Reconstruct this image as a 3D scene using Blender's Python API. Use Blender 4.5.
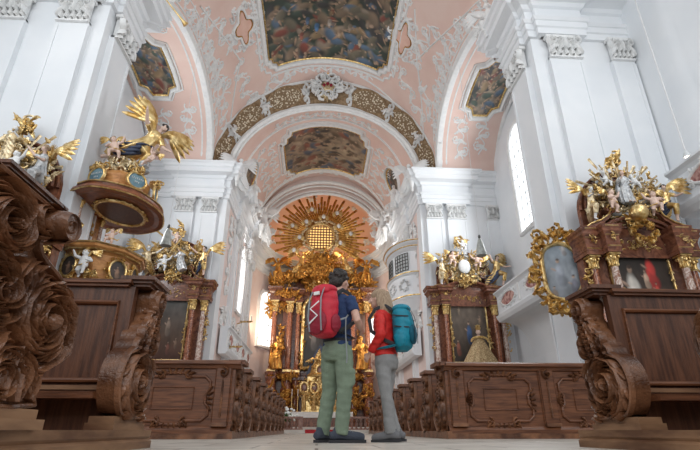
import bpy, bmesh, math, random
import numpy as np
from mathutils import Vector, Matrix, Euler
PI = math.pi
sin, cos = math.sin, math.cos
sc = bpy.context.scene
for o in list(bpy.data.objects): bpy.data.objects.remove(o)
COL = sc.collection

# ---------------------------------------------------------------- camera, world, light, exposure
F_PX, PITCH, YAW, CAM_H = 470.0, math.radians(23.57), math.radians(3.68), 0.115
cam = bpy.data.cameras.new('camera'); camo = bpy.data.objects.new('camera', cam); COL.objects.link(camo)
cam.sensor_width = 36; cam.lens = F_PX / 700 * 36; cam.clip_start = 0.05; cam.clip_end = 200
camo.location = (0, 0, CAM_H); camo.rotation_euler = (PI/2 + PITCH, 0, -YAW)
sc.camera = camo
sc.view_settings.view_transform = 'Standard'; sc.view_settings.look = 'None'; sc.view_settings.gamma = 1
sc.view_settings.use_curve_mapping = False
sc.view_settings.exposure = 0.14
w = bpy.data.worlds.new('world'); sc.world = w; w.use_nodes = True
w.node_tree.nodes['Background'].inputs[0].default_value = (0.93, 0.97, 1.0, 1)
w.node_tree.nodes['Background'].inputs[1].default_value = 0.55
try:
    sc.cycles.max_bounces = 7; sc.cycles.diffuse_bounces = 4; sc.cycles.glossy_bounces = 3
    sc.cycles.transparent_max_bounces = 6; sc.cycles.caustics_reflective = False; sc.cycles.caustics_refractive = False
    sc.cycles.sample_clamp_indirect = 4
except Exception: pass
def area(name, loc, target, sx, sy, power, color=(1, 1, 1)):
    l = bpy.data.lights.new(name, 'AREA'); l.shape = 'RECTANGLE'; l.size = sx; l.size_y = sy; l.energy = power; l.color = color
    o = bpy.data.objects.new(name, l); COL.objects.link(o); o.location = loc
    o.rotation_euler = (Vector(target) - Vector(loc)).to_track_quat('-Z', 'Y').to_euler()
    return o
def point(name, loc, power, color, r=0.3):
    l = bpy.data.lights.new(name, 'POINT'); l.energy = power; l.color = color; l.shadow_soft_size = r
    o = bpy.data.objects.new(name, l); COL.objects.link(o); o.location = loc; return o
# large area light added in the open nave behind camera; daylight of side windows
area('west_fill_light', (0, -9, 9), (0, 14, 9), 11, 9, 1000, (0.97, 0.98, 1.0))
area('left_window_light', (-8.7, 16.6, 9.8), (0, 16.6, 9.0), 2.4, 5.5, 330, (0.95, 0.98, 1.0))
area('right_window_light', (8.7, 18.6, 9.8), (0, 17, 9.0), 2.4, 5.5, 330, (0.95, 0.98, 1.0))
area('left_nave_window_light', (-8.8, 5.0, 9.0), (0, 6.5, 5.0), 3.0, 6, 215, (0.96, 0.98, 1.0))
area('right_nave_window_light', (8.8, 5.0, 9.0), (0, 6.5, 5.0), 3.0, 6, 215, (0.96, 0.98, 1.0))
area('chancel_left_fill_light', (-4.75, 27.5, 9.4), (0, 28.5, 9.6), 2, 4, 200, (1.0, 0.97, 0.92))  # area lights added to brighten the chancel, at panes put in for them
area('chancel_right_fill_light', (4.75, 27.5, 9.4), (0, 28.5, 9.6), 2, 4, 200, (1.0, 0.97, 0.92))
# warm lamps that the high altar hides
point('gloria_lamp', (-0.1, 34.1, 13.7), 120, (1.0, 0.76, 0.46), 0.5)
area('altar_lamp_left', (-4.2, 32.2, 6.5), (0, 36.5, 9), 0.8, 0.8, 85, (1.0, 0.78, 0.55))
area('altar_lamp_right', (4.4, 32.2, 6.5), (0, 36.5, 9), 0.8, 0.8, 85, (1.0, 0.78, 0.55))

# ---------------------------------------------------------------- pixels of the photograph to rays
def ray(px, py):
    r, v = px - 350.0, 225.0 - py
    f = F_PX*cos(PITCH) - v*sin(PITCH); u = F_PX*sin(PITCH) + v*cos(PITCH)
    return (r*cos(YAW) + f*sin(YAW), f*cos(YAW) - r*sin(YAW), u)
def PY(px, py, Y):
    a, b, c = ray(px, py); t = Y/b; return Vector((a*t, Y, CAM_H + c*t))
def PX(px, py, X):
    a, b, c = ray(px, py); t = X/a; return Vector((X, b*t, CAM_H + c*t))

# ---------------------------------------------------------------- materials
M = {}
def nt(name, rough=0.6, metal=0.0, spec=0.5):
    m = bpy.data.materials.new(name); m.use_nodes = True; n = m.node_tree; b = n.nodes['Principled BSDF']
    b.inputs['Roughness'].default_value = rough; b.inputs['Metallic'].default_value = metal
    try: b.inputs['Specular IOR Level'].default_value = spec
    except Exception: pass
    M[name] = m; return m, n, b
def noisy(name, c1, c2, scale=4, rough=0.6, metal=0.0, stretch=(1, 1, 1), bump=0.0, bscale=None, detail=6, lo=0.35, hi=0.65, spec=0.5, dist=0.0):
    m, n, b = nt(name, rough, metal, spec)
    tc = n.nodes.new('ShaderNodeTexCoord'); mp = n.nodes.new('ShaderNodeMapping'); mp.inputs['Scale'].default_value = stretch
    n.links.new(tc.outputs['Object'], mp.inputs[0])
    no = n.nodes.new('ShaderNodeTexNoise'); no.inputs['Scale'].default_value = scale; no.inputs['Detail'].default_value = detail
    no.inputs['Distortion'].default_value = dist
    n.links.new(mp.outputs[0], no.inputs['Vector'])
    cr = n.nodes.new('ShaderNodeValToRGB'); cr.color_ramp.elements[0].position = lo; cr.color_ramp.elements[1].position = hi
    cr.color_ramp.elements[0].color = (*c1, 1); cr.color_ramp.elements[1].color = (*c2, 1)
    n.links.new(no.outputs[0], cr.inputs[0]); n.links.new(cr.outputs[0], b.inputs['Base Color'])
    if bump:
        n2 = n.nodes.new('ShaderNodeTexNoise'); n2.inputs['Scale'].default_value = bscale or scale*3; n2.inputs['Detail'].default_value = 4
        n.links.new(mp.outputs[0], n2.inputs['Vector'])
        bp = n.nodes.new('ShaderNodeBump'); bp.inputs['Strength'].default_value = bump; bp.inputs['Distance'].default_value = 0.02
        n.links.new(n2.outputs[0], bp.inputs['Height']); n.links.new(bp.outputs[0], b.inputs['Normal'])
    return m
noisy('white_plaster', (0.80, 0.83, 0.86), (0.86, 0.88, 0.90), 0.7, 0.75)
noisy('stucco_white', (0.78, 0.79, 0.79), (0.86, 0.86, 0.85), 5, 0.7)
noisy('pink_plaster', (0.79, 0.57, 0.50), (0.83, 0.64, 0.57), 0.8, 0.8)
noisy('pale_pink_plaster', (0.82, 0.66, 0.61), (0.85, 0.71, 0.67), 1.5, 0.8)
noisy('apse_plaster', (0.78, 0.46, 0.36), (0.83, 0.57, 0.47), 0.6, 0.8)
noisy('grey_plaster', (0.60, 0.63, 0.64), (0.68, 0.70, 0.71), 1.0, 0.8)
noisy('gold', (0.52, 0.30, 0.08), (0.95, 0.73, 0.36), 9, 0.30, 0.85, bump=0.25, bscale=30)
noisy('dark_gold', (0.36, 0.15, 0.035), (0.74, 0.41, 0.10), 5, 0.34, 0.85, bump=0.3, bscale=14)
noisy('pale_gold', (0.42, 0.28, 0.13), (0.88, 0.76, 0.52), 10, 0.38, 0.7, bump=0.2, bscale=25)
noisy('carved_wood', (0.070, 0.025, 0.011), (0.27, 0.120, 0.058), 5, 0.29, bump=0.35, bscale=60, stretch=(1, 1, 1))
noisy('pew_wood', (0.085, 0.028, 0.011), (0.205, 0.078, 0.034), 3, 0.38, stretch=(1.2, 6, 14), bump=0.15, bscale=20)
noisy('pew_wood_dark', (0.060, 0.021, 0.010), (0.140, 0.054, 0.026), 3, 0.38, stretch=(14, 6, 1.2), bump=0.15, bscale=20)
noisy('worn_wood', (0.12, 0.052, 0.024), (0.34, 0.19, 0.10), 2.2, 0.45, stretch=(1, 1, 5), bump=0.1)
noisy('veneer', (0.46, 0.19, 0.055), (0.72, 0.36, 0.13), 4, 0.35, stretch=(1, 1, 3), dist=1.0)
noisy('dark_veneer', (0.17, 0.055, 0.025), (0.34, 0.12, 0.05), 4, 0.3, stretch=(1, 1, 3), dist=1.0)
noisy('red_marble', (0.16, 0.045, 0.025), (0.46, 0.18, 0.09), 6, 0.16, dist=2.5, lo=0.4, hi=0.62)
noisy('pale_marble', (0.33, 0.16, 0.11), (0.72, 0.60, 0.52), 7, 0.16, dist=2.5, lo=0.4, hi=0.6)
noisy('brown_marble', (0.11, 0.04, 0.025), (0.28, 0.11, 0.06), 4, 0.22, dist=2.0)
noisy('flesh_paint', (0.72, 0.50, 0.40), (0.82, 0.62, 0.52), 8, 0.5)
noisy('silver_paint', (0.34, 0.36, 0.38), (0.70, 0.71, 0.71), 9, 0.4, 0.3)
noisy('navy_paint', (0.012, 0.02, 0.05), (0.05, 0.07, 0.13), 5, 0.4)
noisy('black_hair', (0.010, 0.008, 0.007), (0.035, 0.025, 0.02), 30, 0.5, bump=0.6, bscale=60)
noisy('rail_marble', (0.17, 0.08, 0.06), (0.35, 0.20, 0.15), 6, 0.3, dist=2)
noisy('step_marble', (0.50, 0.45, 0.40), (0.66, 0.61, 0.56), 2, 0.4)
noisy('red_carpet', (0.35, 0.015, 0.02), (0.45, 0.03, 0.035), 30, 0.9)
noisy('linen', (0.80, 0.80, 0.78), (0.86, 0.86, 0.85), 9, 0.8)
noisy('leaf_green', (0.03, 0.09, 0.02), (0.10, 0.20, 0.05), 20, 0.5)
noisy('petal_white', (0.80, 0.80, 0.76), (0.9, 0.9, 0.86), 20, 0.6)
noisy('blue_panel', (0.10, 0.20, 0.26), (0.20, 0.33, 0.38), 4, 0.5)
noisy('iron', (0.06, 0.06, 0.06), (0.14, 0.14, 0.13), 9, 0.4, 0.7)
noisy('bell_grey', (0.34, 0.36, 0.34), (0.52, 0.54, 0.51), 9, 0.4, 0.2)
noisy('cable_white', (0.7, 0.7, 0.7), (0.8, 0.8, 0.8), 9, 0.5)
noisy('cartouche_paint', (0.30, 0.10, 0.10), (0.66, 0.42, 0.36), 5, 0.6, detail=8, lo=0.42, hi=0.58)
noisy('brocade', (0.30, 0.16, 0.06), (0.78, 0.62, 0.36), 22, 0.5, 0.2, stretch=(3, 3, 0.7), lo=0.42, hi=0.58)
noisy('band_brown', (0.20, 0.12, 0.055), (0.40, 0.27, 0.15), 6, 0.6)
def emis(name, col, s):
    m, n, b = nt(name, 0.5); b.inputs['Base Color'].default_value = (*col, 1)
    b.inputs['Emission Color'].default_value = (*col, 1); b.inputs['Emission Strength'].default_value = s
emis('daylit_glass', (0.93, 0.97, 1.0), 1.25)
emis('amber_glass', (1.0, 0.62, 0.22), 0.9)
emis('bulb_glow', (1.0, 0.86, 0.68), 6)
# gilded diaper pattern of the chancel arch
m, n, b = nt('diaper', 0.5, 0.15)
tc = n.nodes.new('ShaderNodeTexCoord'); vo = n.nodes.new('ShaderNodeTexVoronoi'); vo.inputs['Scale'].default_value = 9
cr = n.nodes.new('ShaderNodeValToRGB'); cr.color_ramp.elements[0].position = 0.25; cr.color_ramp.elements[1].position = 0.5
cr.color_ramp.elements[0].color = (0.80, 0.72, 0.56, 1); cr.color_ramp.elements[1].color = (0.22, 0.14, 0.07, 1)
n.links.new(tc.outputs['Object'], vo.inputs['Vector']); n.links.new(vo.outputs['Distance'], cr.inputs[0]); n.links.new(cr.outputs[0], b.inputs['Base Color'])
# stone floor of long slabs
m, n, b = nt('floor_stone', 0.42)
tc = n.nodes.new('ShaderNodeTexCoord'); br = n.nodes.new('ShaderNodeTexBrick')
br.inputs['Color1'].default_value = (0.50, 0.46, 0.41, 1); br.inputs['Color2'].default_value = (0.60, 0.56, 0.50, 1)
br.inputs['Mortar'].default_value = (0.22, 0.19, 0.16, 1); br.inputs['Scale'].default_value = 1.0
br.inputs['Brick Width'].default_value = 0.9; br.inputs['Row Height'].default_value = 0.6; br.inputs['Mortar Size'].default_value = 0.012
no = n.nodes.new('ShaderNodeTexNoise'); no.inputs['Scale'].default_value = 3; no.inputs['Detail'].default_value = 8
mx = n.nodes.new('ShaderNodeMix'); mx.data_type = 'RGBA'; mx.blend_type = 'MULTIPLY'; mx.inputs[0].default_value = 0.7
cr = n.nodes.new('ShaderNodeValToRGB'); cr.color_ramp.elements[0].position = 0.3; cr.color_ramp.elements[1].position = 0.7
cr.color_ramp.elements[0].color = (0.62, 0.60, 0.57, 1); cr.color_ramp.elements[1].color = (1.15, 1.15, 1.15, 1)
n.links.new(tc.outputs['Object'], br.inputs['Vector']); n.links.new(tc.outputs['Object'], no.inputs['Vector'])
n.links.new(no.outputs[0], cr.inputs[0]); n.links.new(br.outputs[0], mx.inputs[6]); n.links.new(cr.outputs[0], mx.inputs[7])
n.links.new(mx.outputs[2], b.inputs['Base Color'])
# paint taken from a mesh colour attribute (pictures painted by the painter function below)
m, n, b = nt('picture_paint', 0.5)
at_ = n.nodes.new('ShaderNodeAttribute'); at_.attribute_name = 'paint'; n.links.new(at_.outputs['Color'], b.inputs['Base Color'])
def cloth(name, c, rough=0.8, bump=0.3, bscale=90):
    d = tuple(x*0.82 for x in c); noisy(name, d, c, 12, rough, bump=bump, bscale=bscale)
cloth('green_trousers', (0.20, 0.26, 0.185)); cloth('navy_shirt', (0.018, 0.045, 0.13)); cloth('red_pack', (0.62, 0.015, 0.04), 0.55)
cloth('dark_red_pack', (0.30, 0.01, 0.03), 0.6); cloth('red_jacket', (0.68, 0.02, 0.015), 0.6); cloth('teal_pack', (0.0, 0.25, 0.36), 0.55)
cloth('grey_trousers', (0.30, 0.30, 0.30)); cloth('black_strap', (0.03, 0.03, 0.035)); cloth('grey_strap', (0.30, 0.32, 0.34))
cloth('shoe_dark', (0.05, 0.06, 0.085)); cloth('shoe_grey', (0.17, 0.17, 0.18)); cloth('sole', (0.035, 0.035, 0.04)); cloth('lace', (0.35, 0.4, 0.45)); cloth('dark_teal', (0.0, 0.10, 0.16))
noisy('skin', (0.60, 0.36, 0.27), (0.68, 0.42, 0.33), 20, 0.5); noisy('blond_hair', (0.26, 0.17, 0.10), (0.50, 0.36, 0.24), 40, 0.5, stretch=(3, 3, 0.3), bump=0.5, bscale=60)

# ---------------------------------------------------------------- mesh builder
class MB:
    def __init__(s): s.v = []; s.f = []
    def add(s, vs, fs):
        k = len(s.v); s.v.extend(tuple(v) for v in vs); s.f.extend(tuple(i + k for i in f) for f in fs); return s
    def box(s, x0, y0, z0, x1, y1, z1):
        return s.add([(x0,y0,z0),(x1,y0,z0),(x1,y1,z0),(x0,y1,z0),(x0,y0,z1),(x1,y0,z1),(x1,y1,z1),(x0,y1,z1)],
                     [(0,3,2,1),(4,5,6,7),(0,1,5,4),(1,2,6,5),(2,3,7,6),(3,0,4,7)])
    def prism(s, poly, d0, d1, m=lambda a, b, c: (a, c, b)):
        """poly in (a, b), extruded from d0 to d1; m maps (a, b, depth) to space"""
        n = len(poly); vs = [m(a, b, d0) for a, b in poly] + [m(a, b, d1) for a, b in poly]
        fs = [(i, (i+1) % n, n + (i+1) % n, n + i) for i in range(n)] + [tuple(range(n))[::-1], tuple(range(n, 2*n))]
        return s.add(vs, fs)
    def lathe(s, prof, n=16, c=(0, 0, 0), sx=1, sy=1, a0=0, a1=2*PI):
        full = abs(a1 - a0 - 2*PI) < 1e-6; m_ = n if full else n + 1; vs = []; fs = []
        for r, z in prof:
            for i in range(m_):
                a = a0 + (a1 - a0)*i/n; vs.append((c[0] + r*cos(a)*sx, c[1] + r*sin(a)*sy, c[2] + z))
        for j in range(len(prof) - 1):
            for i in range(n):
                k = (i+1) % m_; fs.append((j*m_+i, j*m_+k, (j+1)*m_+k, (j+1)*m_+i))
        if full:
            fs.append(tuple(range(m_))[::-1]); q = (len(prof)-1)*m_; fs.append(tuple(range(q, q+m_)))
        return s.add(vs, fs)
    def ell(s, c, r, n=12, rot=None):
        vs = []; fs = []; m_ = n//2 + 1
        R = rot.to_matrix() if rot else None
        for j in range(m_ + 1):
            t = -PI/2 + PI*j/m_
            for i in range(n):
                a = 2*PI*i/n; p = Vector((r[0]*cos(t)*cos(a), r[1]*cos(t)*sin(a), r[2]*sin(t)))
                if R: p = R @ p
                vs.append((c[0]+p.x, c[1]+p.y, c[2]+p.z))
        for j in range(m_):
            for i in range(n):
                k = (i+1) % n; fs.append((j*n+i, j*n+k, (j+1)*n+k, (j+1)*n+i))
        return s.add(vs, fs)
    def tube(s, pts, rad, n=8, flat=1.0, up=None):
        """tapered tube through pts; rad one number or one per point; flat squashes the second axis"""
        P = [Vector(p) for p in pts]; m_ = len(P)
        if not hasattr(rad, '__len__'): rad = [rad]*m_
        T = []
        for i in range(m_):
            t = P[min(i+1, m_-1)] - P[max(i-1, 0)]; T.append(t.normalized() if t.length > 1e-9 else Vector((0, 0, 1)))
        u = Vector(up) if up else (Vector((0, 0, 1)) if abs(T[0].z) < 0.9 else Vector((1, 0, 0)))
        vs = []; fs = []
        for i in range(m_):
            u = (u - T[i]*u.dot(T[i])); u = u.normalized() if u.length > 1e-6 else T[i].orthogonal().normalized()
            w_ = T[i].cross(u)
            for k in range(n):
                a = 2*PI*k/n; p = P[i] + (w_*cos(a) + u*sin(a)*flat)*rad[i]; vs.append(tuple(p))
        for i in range(m_-1):
            for k in range(n):
                q = (k+1) % n; fs.append((i*n+k, i*n+q, (i+1)*n+q, (i+1)*n+k))
        fs.append(tuple(range(n))[::-1]); fs.append(tuple(range((m_-1)*n, m_*n)))
        return s.add(vs, fs)
    def grid(s, S, nu, nv, keep=None):
        k = len(s.v)
        for j in range(nv+1):
            for i in range(nu+1): s.v.append(tuple(S(i/nu, j/nv)))
        for j in range(nv):
            for i in range(nu):
                if keep is None or keep((i+.5)/nu, (j+.5)/nv):
                    a = k + j*(nu+1) + i; s.f.append((a, a+1, a+nu+2, a+nu+1))
        return s
    def ribbon(s, pts, wid, hgt, m, base=0.0):
        """raised ribbon in 2D (a, b) with half widths wid and heights hgt per point; m(a, b, h) maps to space"""
        n = len(pts)
        if not hasattr(wid, '__len__'): wid = [wid]*n
        if not hasattr(hgt, '__len__'): hgt = [hgt]*n
        vs = []; fs = []
        for i in range(n):
            ax, ay = pts[max(i-1, 0)]; bx, by = pts[min(i+1, n-1)]; dx, dy = bx-ax, by-ay; L = math.hypot(dx, dy) or 1e-9
            nx, ny = -dy/L, dx/L; x, y = pts[i]
            for o_, h_ in ((-1, 0), (-.62, .8), (0, 1), (.62, .8), (1, 0)):
                vs.append(m(x + nx*o_*wid[i], y + ny*o_*wid[i], base + h_*hgt[i]))
        for i in range(n-1):
            for k in range(4): a = i*5 + k; fs.append((a, a+1, a+6, a+5))
        return s.add(vs, fs)
    def xf(s, mat):
        s.v = [tuple(mat @ Vector(v)) for v in s.v]; return s
    def join(s, o, mat=None):
        return s.add([tuple(mat @ Vector(v)) for v in o.v] if mat else o.v, o.f)
    def data(s, name, mat, smooth=True, ang=0.7):
        me = bpy.data.meshes.new(name); me.from_pydata(s.v, [], s.f)
        bm = bmesh.new(); bm.from_mesh(me); bmesh.ops.recalc_face_normals(bm, faces=bm.faces); bm.to_mesh(me); bm.free()
        if mat: me.materials.append(M[mat])
        if smooth:
            me.polygons.foreach_set('use_smooth', [True]*len(me.polygons))
            try: me.set_sharp_from_angle(angle=ang)
            except Exception: pass
        me.update(); return me
    def build(s, name, mat, parent=None, smooth=True, loc=None, **k):
        return link(name, s.data(name, mat, smooth), parent, loc=loc, **k)
def link(name, me, parent=None, loc=None, rot=None, scale=None, **k):
    o = bpy.data.objects.new(name, me); COL.objects.link(o)
    if parent: o.parent = parent
    if loc is not None: o.location = loc
    if rot is not None: o.rotation_euler = rot
    if scale is not None: o.scale = scale if hasattr(scale, '__len__') else (scale,)*3
    for a, b in k.items(): o[a] = b
    return o
def thing(name, label, cat, loc=(0, 0, 0), rz=0, group=None, scale=None, rot=None):
    o = link(name, None, None, loc, rot or (0, 0, rz), scale); o['label'] = label; o['category'] = cat
    if group: o['group'] = group
    return o
def tag(o, label, cat, group=None):
    o['label'] = label; o['category'] = cat
    if group: o['group'] = group
    return o
def struct(name, mb, mat, parent=None, smooth=False, kind=True):
    o = mb.build(name, mat, parent, smooth)
    if parent is None: o['kind'] = 'structure'
    return o
def fuse(mb, voxel, smooth=4, fac=0.6):
    """overlapping shapes grown together into one continuous skin"""
    me = bpy.data.meshes.new('t'); me.from_pydata(mb.v, [], mb.f)
    bm = bmesh.new(); bm.from_mesh(me); bmesh.ops.recalc_face_normals(bm, faces=bm.faces); bm.to_mesh(me); bm.free()
    o = bpy.data.objects.new('t', me); COL.objects.link(o)
    r = o.modifiers.new('r', 'REMESH'); r.mode = 'VOXEL'; r.voxel_size = voxel
    if smooth:
        s_ = o.modifiers.new('s', 'SMOOTH'); s_.iterations = smooth; s_.factor = fac
    dg = bpy.context.evaluated_depsgraph_get(); ev = o.evaluated_get(dg)
    out = bpy.data.meshes.new_from_object(ev); out.materials.clear()
    bpy.data.objects.remove(o); bpy.data.meshes.remove(me)
    out.polygons.foreach_set('use_smooth', [True]*len(out.polygons)); return out
def fused(name, mb, voxel, mat, parent=None, smooth=4, **k):
    me = fuse(mb, voxel, smooth); me.name = name; me.materials.append(M[mat]); return link(name, me, parent, **k)
def flat_map(origin, ax, ay, nrm):
    O, A, B, N = Vector(origin), Vector(ax), Vector(ay), Vector(nrm)
    return lambda a, b, h: tuple(O + A*a + B*b + N*h)

# ---------------------------------------------------------------- carved ornament in two dimensions
def lerp(a, b, t): return a + (b - a)*t
def spiral(cx, cy, r, a0, turns, d=1, n=26, rin=0.12):
    out = []
    for i in range(n+1):
        t = i/n; rr = r*((1-t)*(1-rin) + rin); a = a0 + d*turns*2*PI*t; out.append((cx + rr*cos(a), cy + rr*sin(a)))
    return out
def leaf(mb, m, x, y, ang, L, w, h, curl=0.0, n=6, base=0.0):
    pts = []; a = ang
    for i in range(n+1):
        pts.append((x, y)); x += cos(a)*L/n; y += sin(a)*L/n; a += curl/n
    wd = [w*max(0.08, sin(PI*(0.12 + 0.86*i/n)))**0.8 for i in range(n+1)]
    hh = [h*(0.5 + 0.5*sin(PI*(0.1 + 0.75*i/n))) for i in range(n+1)]
    mb.ribbon(pts, wd, hh, m, base)
def acanthus(mb, m, x, y, ang, L, w, h, curl=0.6, k=4, rng=random, base=0.0):
    """a curling leaf with side lobes"""
    n = 8; a = ang; pts = []; dirs = []
    for i in range(n+1):
        pts.append((x, y)); dirs.append(a); x += cos(a)*L/n; y += sin(a)*L/n; a += curl/n
    mb.ribbon(pts, [w*0.32*(1-0.7*i/n) for i in range(n+1)], [h*(1.0 - 0.3*i/n) for i in range(n+1)], m, base)
    for j in range(k):
        i = min(n-1, int(1 + j*(n-1)/k)); s_ = 1 - 0.55*j/k
        for sd in (-1, 1):
            leaf(mb, m, pts[i][0], pts[i][1], dirs[i] + sd*0.75, L*0.36*s_, w*0.30*s_, h*0.75, curl=-sd*0.9, n=4, base=base)
def scroll(mb, m, cx, cy, r, a0, turns, d, w, h, leaves=6, rng=random, base=0.0):
    """a spiral stem with leaves curling off its outer side and a flower in its eye"""
    n = 24; pts = spiral(cx, cy, r, a0, turns, d, n, 0.16)
    mb.ribbon(pts, [w*(1.0 - 0.6*i/n) for i in range(n+1)], [h*(0.75 + 0.25*i/n) for i in range(n+1)], m, base)
    for j in range(leaves):
        i = int((j + 0.4)*n*0.72/leaves); x, y = pts[i]; x2, y2 = pts[i+1]; a = math.atan2(y2-y, x2-x)
        s_ = 1 - 0.6*i/n
        leaf(mb, m, x, y, a - d*0.55, r*0.62*s_, w*1.15*s_, h*0.8, curl=d*1.3, n=5, base=base)
        leaf(mb, m, x, y, a + d*0.65, r*0.42*s_, w*0.9*s_, h*0.7, curl=-d*1.0, n=4, base=base)
    for j in range(5):
        a = j*2*PI/5; leaf(mb, m, cx, cy, a, r*0.2, w*0.7, h*1.05, n=3, base=base)
def rinceau(mb, m, path, r, w, h, rng, leaves=5, every=1.7, base=0.0, turns=1.15):
    """stem along path with scrolls on alternate sides"""
    P = [Vector(p) for p in path]; seg = [0]
    for i in range(1, len(P)): seg.append(seg[-1] + (P[i]-P[i-1]).length)
    def at(s_):
        for i in range(1, len(P)):
            if s_ <= seg[i] or i == len(P)-1:
                t = (s_-seg[i-1])/max(1e-6, seg[i]-seg[i-1]); return P[i-1].lerp(P[i], min(1, t)), (P[i]-P[i-1]).normalized()
    L = seg[-1]; n = max(8, int(L/r*5)); st = []; ph = rng.random()*6
    for i in range(n+1):
        p, t = at(L*i/n); o = sin(ph + PI*(L*i/n)/(r*every))*r*0.42; st.append((p.x - t.y*o, p.y + t.x*o))
    mb.ribbon(st, w, h*0.8, m, base)
    k = 0; s_ = r*0.6
    while s_ < L - r*0.3:
        p, t = at(s_); sd = 1 if k % 2 else -1; sc_ = 0.8 + 0.3*rng.random()
        c = (p.x - t.y*sd*r*0.55, p.y + t.x*sd*r*0.55); a = math.atan2(t.y, t.x)
        scroll(mb, m, c[0], c[1], r*0.62*sc_, a - sd*PI/2, turns, sd, w*0.9, h, leaves, rng, base)
        acanthus(mb, m, p.x, p.y, a - sd*.5, r*1.1, w*4.2, h*.8, -sd*.9, 4, rng, base); acanthus(mb, m, p.x, p.y, a + sd*.9, r*.9, w*3.6, h*.8, sd*1.2, 3, rng, base)
        s_ += r*every/1.0; k += 1
def rocaille(mb, m, cx, cy, rx, ry, w, h, n, rng, jit=0.15):
    """ring of C scrolls and leaves round an ellipse: baroque frame border"""
    for i in range(n):
        a = 2*PI*(i + 0.3*rng.random())/n; x, y = cx + rx*cos(a), cy + ry*sin(a); d = 1 if i % 2 else -1
        r = w*(0.8 + jit*3*rng.random())
        scroll(mb, m, x, y, r, a + rng.random()*2, 0.95, d, w*0.24, h*(0.8 + 0.5*rng.random()), 3, rng)
        leaf(mb, m, x, y, a + 0.3*d, w*1.3, w*0.30, h, curl=d*0.9, n=5)
def inside_poly(poly, x, y):
    c = False; j = len(poly)-1
    for i in range(len(poly)):
        if (poly[i][1] > y) != (poly[j][1] > y) and x < (poly[j][0]-poly[i][0])*(y-poly[i][1])/(poly[j][1]-poly[i][1]) + poly[i][0]: c = not c
        j = i
    return c
def flow_fill(mb, m, poly, cents, step, h, rng, base=0.0):
    """dense acanthus carving inside poly: leaves stream round the scroll centres (x, y, r, turn)"""
    x0, x1 = min(p[0] for p in poly), max(p[0] for p in poly); y0, y1 = min(p[1] for p in poly), max(p[1] for p in poly)
    y = y0
    while y < y1:
        x = x0 + (step/2 if int((y-y0)/step) % 2 else 0)
        while x < x1:
            px, py = x + rng.uniform(-.4, .4)*step, y + rng.uniform(-.4, .4)*step
            if inside_poly(poly, px, py):
                c = min(cents, key=lambda c: math.hypot(px-c[0], py-c[1])/c[2]); dx, dy = px-c[0], py-c[1]; d = math.hypot(dx, dy)
                a = math.atan2(dy, dx) + c[3]*(PI/2 + rng.uniform(.0, .5)); L = step*rng.uniform(2.4, 4.2)
                leaf(mb, m, px, py, a, L, step*rng.uniform(.16, .24), h*rng.uniform(.6, 1.15), curl=c[3]*(L/max(d, .05)*.8 + rng.uniform(.1, .9)), n=7, base=base)
            x += step
        y += step
# ornament in three dimensions: tangle of scrolls and leaves around a centre
def tangle(mb, c, size, n, rng, w=0.05, flatness=0.5):
    C = Vector(c)
    for i in range(n):
        g_ = lambda k: max(-1.9*k, min(1.9*k, rng.gauss(0, k)))
        p = C + Vector((g_(.42)*size[0], g_(.3)*size[1], g_(.42)*size[2]))
        yaw = rng.uniform(-0.9, 0.9); ax = Vector((cos(yaw), sin(yaw), 0)); up = Vector((rng.uniform(-.4, .4), rng.uniform(-.6, .1), 1)).normalized()
        nr = ax.cross(up).normalized(); m_ = flat_map(p, ax, up, nr)
        r = rng.uniform(1.6, 3.2)*w
        if rng.random() < 0.55: scroll(mb, m_, 0, 0, r, rng.random()*6.3, 1.0, rng.choice((-1, 1)), w*0.6, w*0.9, 2, rng)
        else: acanthus(mb, m_, 0, 0, rng.random()*6.3, r*2.2, w*2.4, w*0.9, rng.uniform(-1.5, 1.5), 3, rng)
def sweep(mb, path, prof, closed=False):
    """profile (offset to the right of travel, z) carried along a plan path with mitred corners"""
    n = len(path); rows = []
    for i in range(n):
        def nr(a, b):
            d = Vector((b[0]-a[0], b[1]-a[1])); d.normalize(); return Vector((d.y, -d.x))
        if closed: n1, n2 = nr(path[i-1], path[i]), nr(path[i], path[(i+1) % n])
        else:
            n1 = nr(path[i-1], path[i]) if i > 0 else nr(path[0], path[1]); n2 = nr(path[i], path[i+1]) if i < n-1 else n1
        mm = n1 + n2
        mm = mm/(max(0.3, mm.dot(n1)))
        rows.append([(path[i][0] + mm.x*o, path[i][1] + mm.y*o, z) for o, z in prof])
    k = len(prof); vs = [p for r in rows for p in r]; fs = []
    for i in range(n if closed else n-1):
        j = (i+1) % n
        for q in range(k-1): fs.append((i*k+q, i*k+q+1, j*k+q+1, j*k+q))
    return mb.add(vs, fs)

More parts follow.
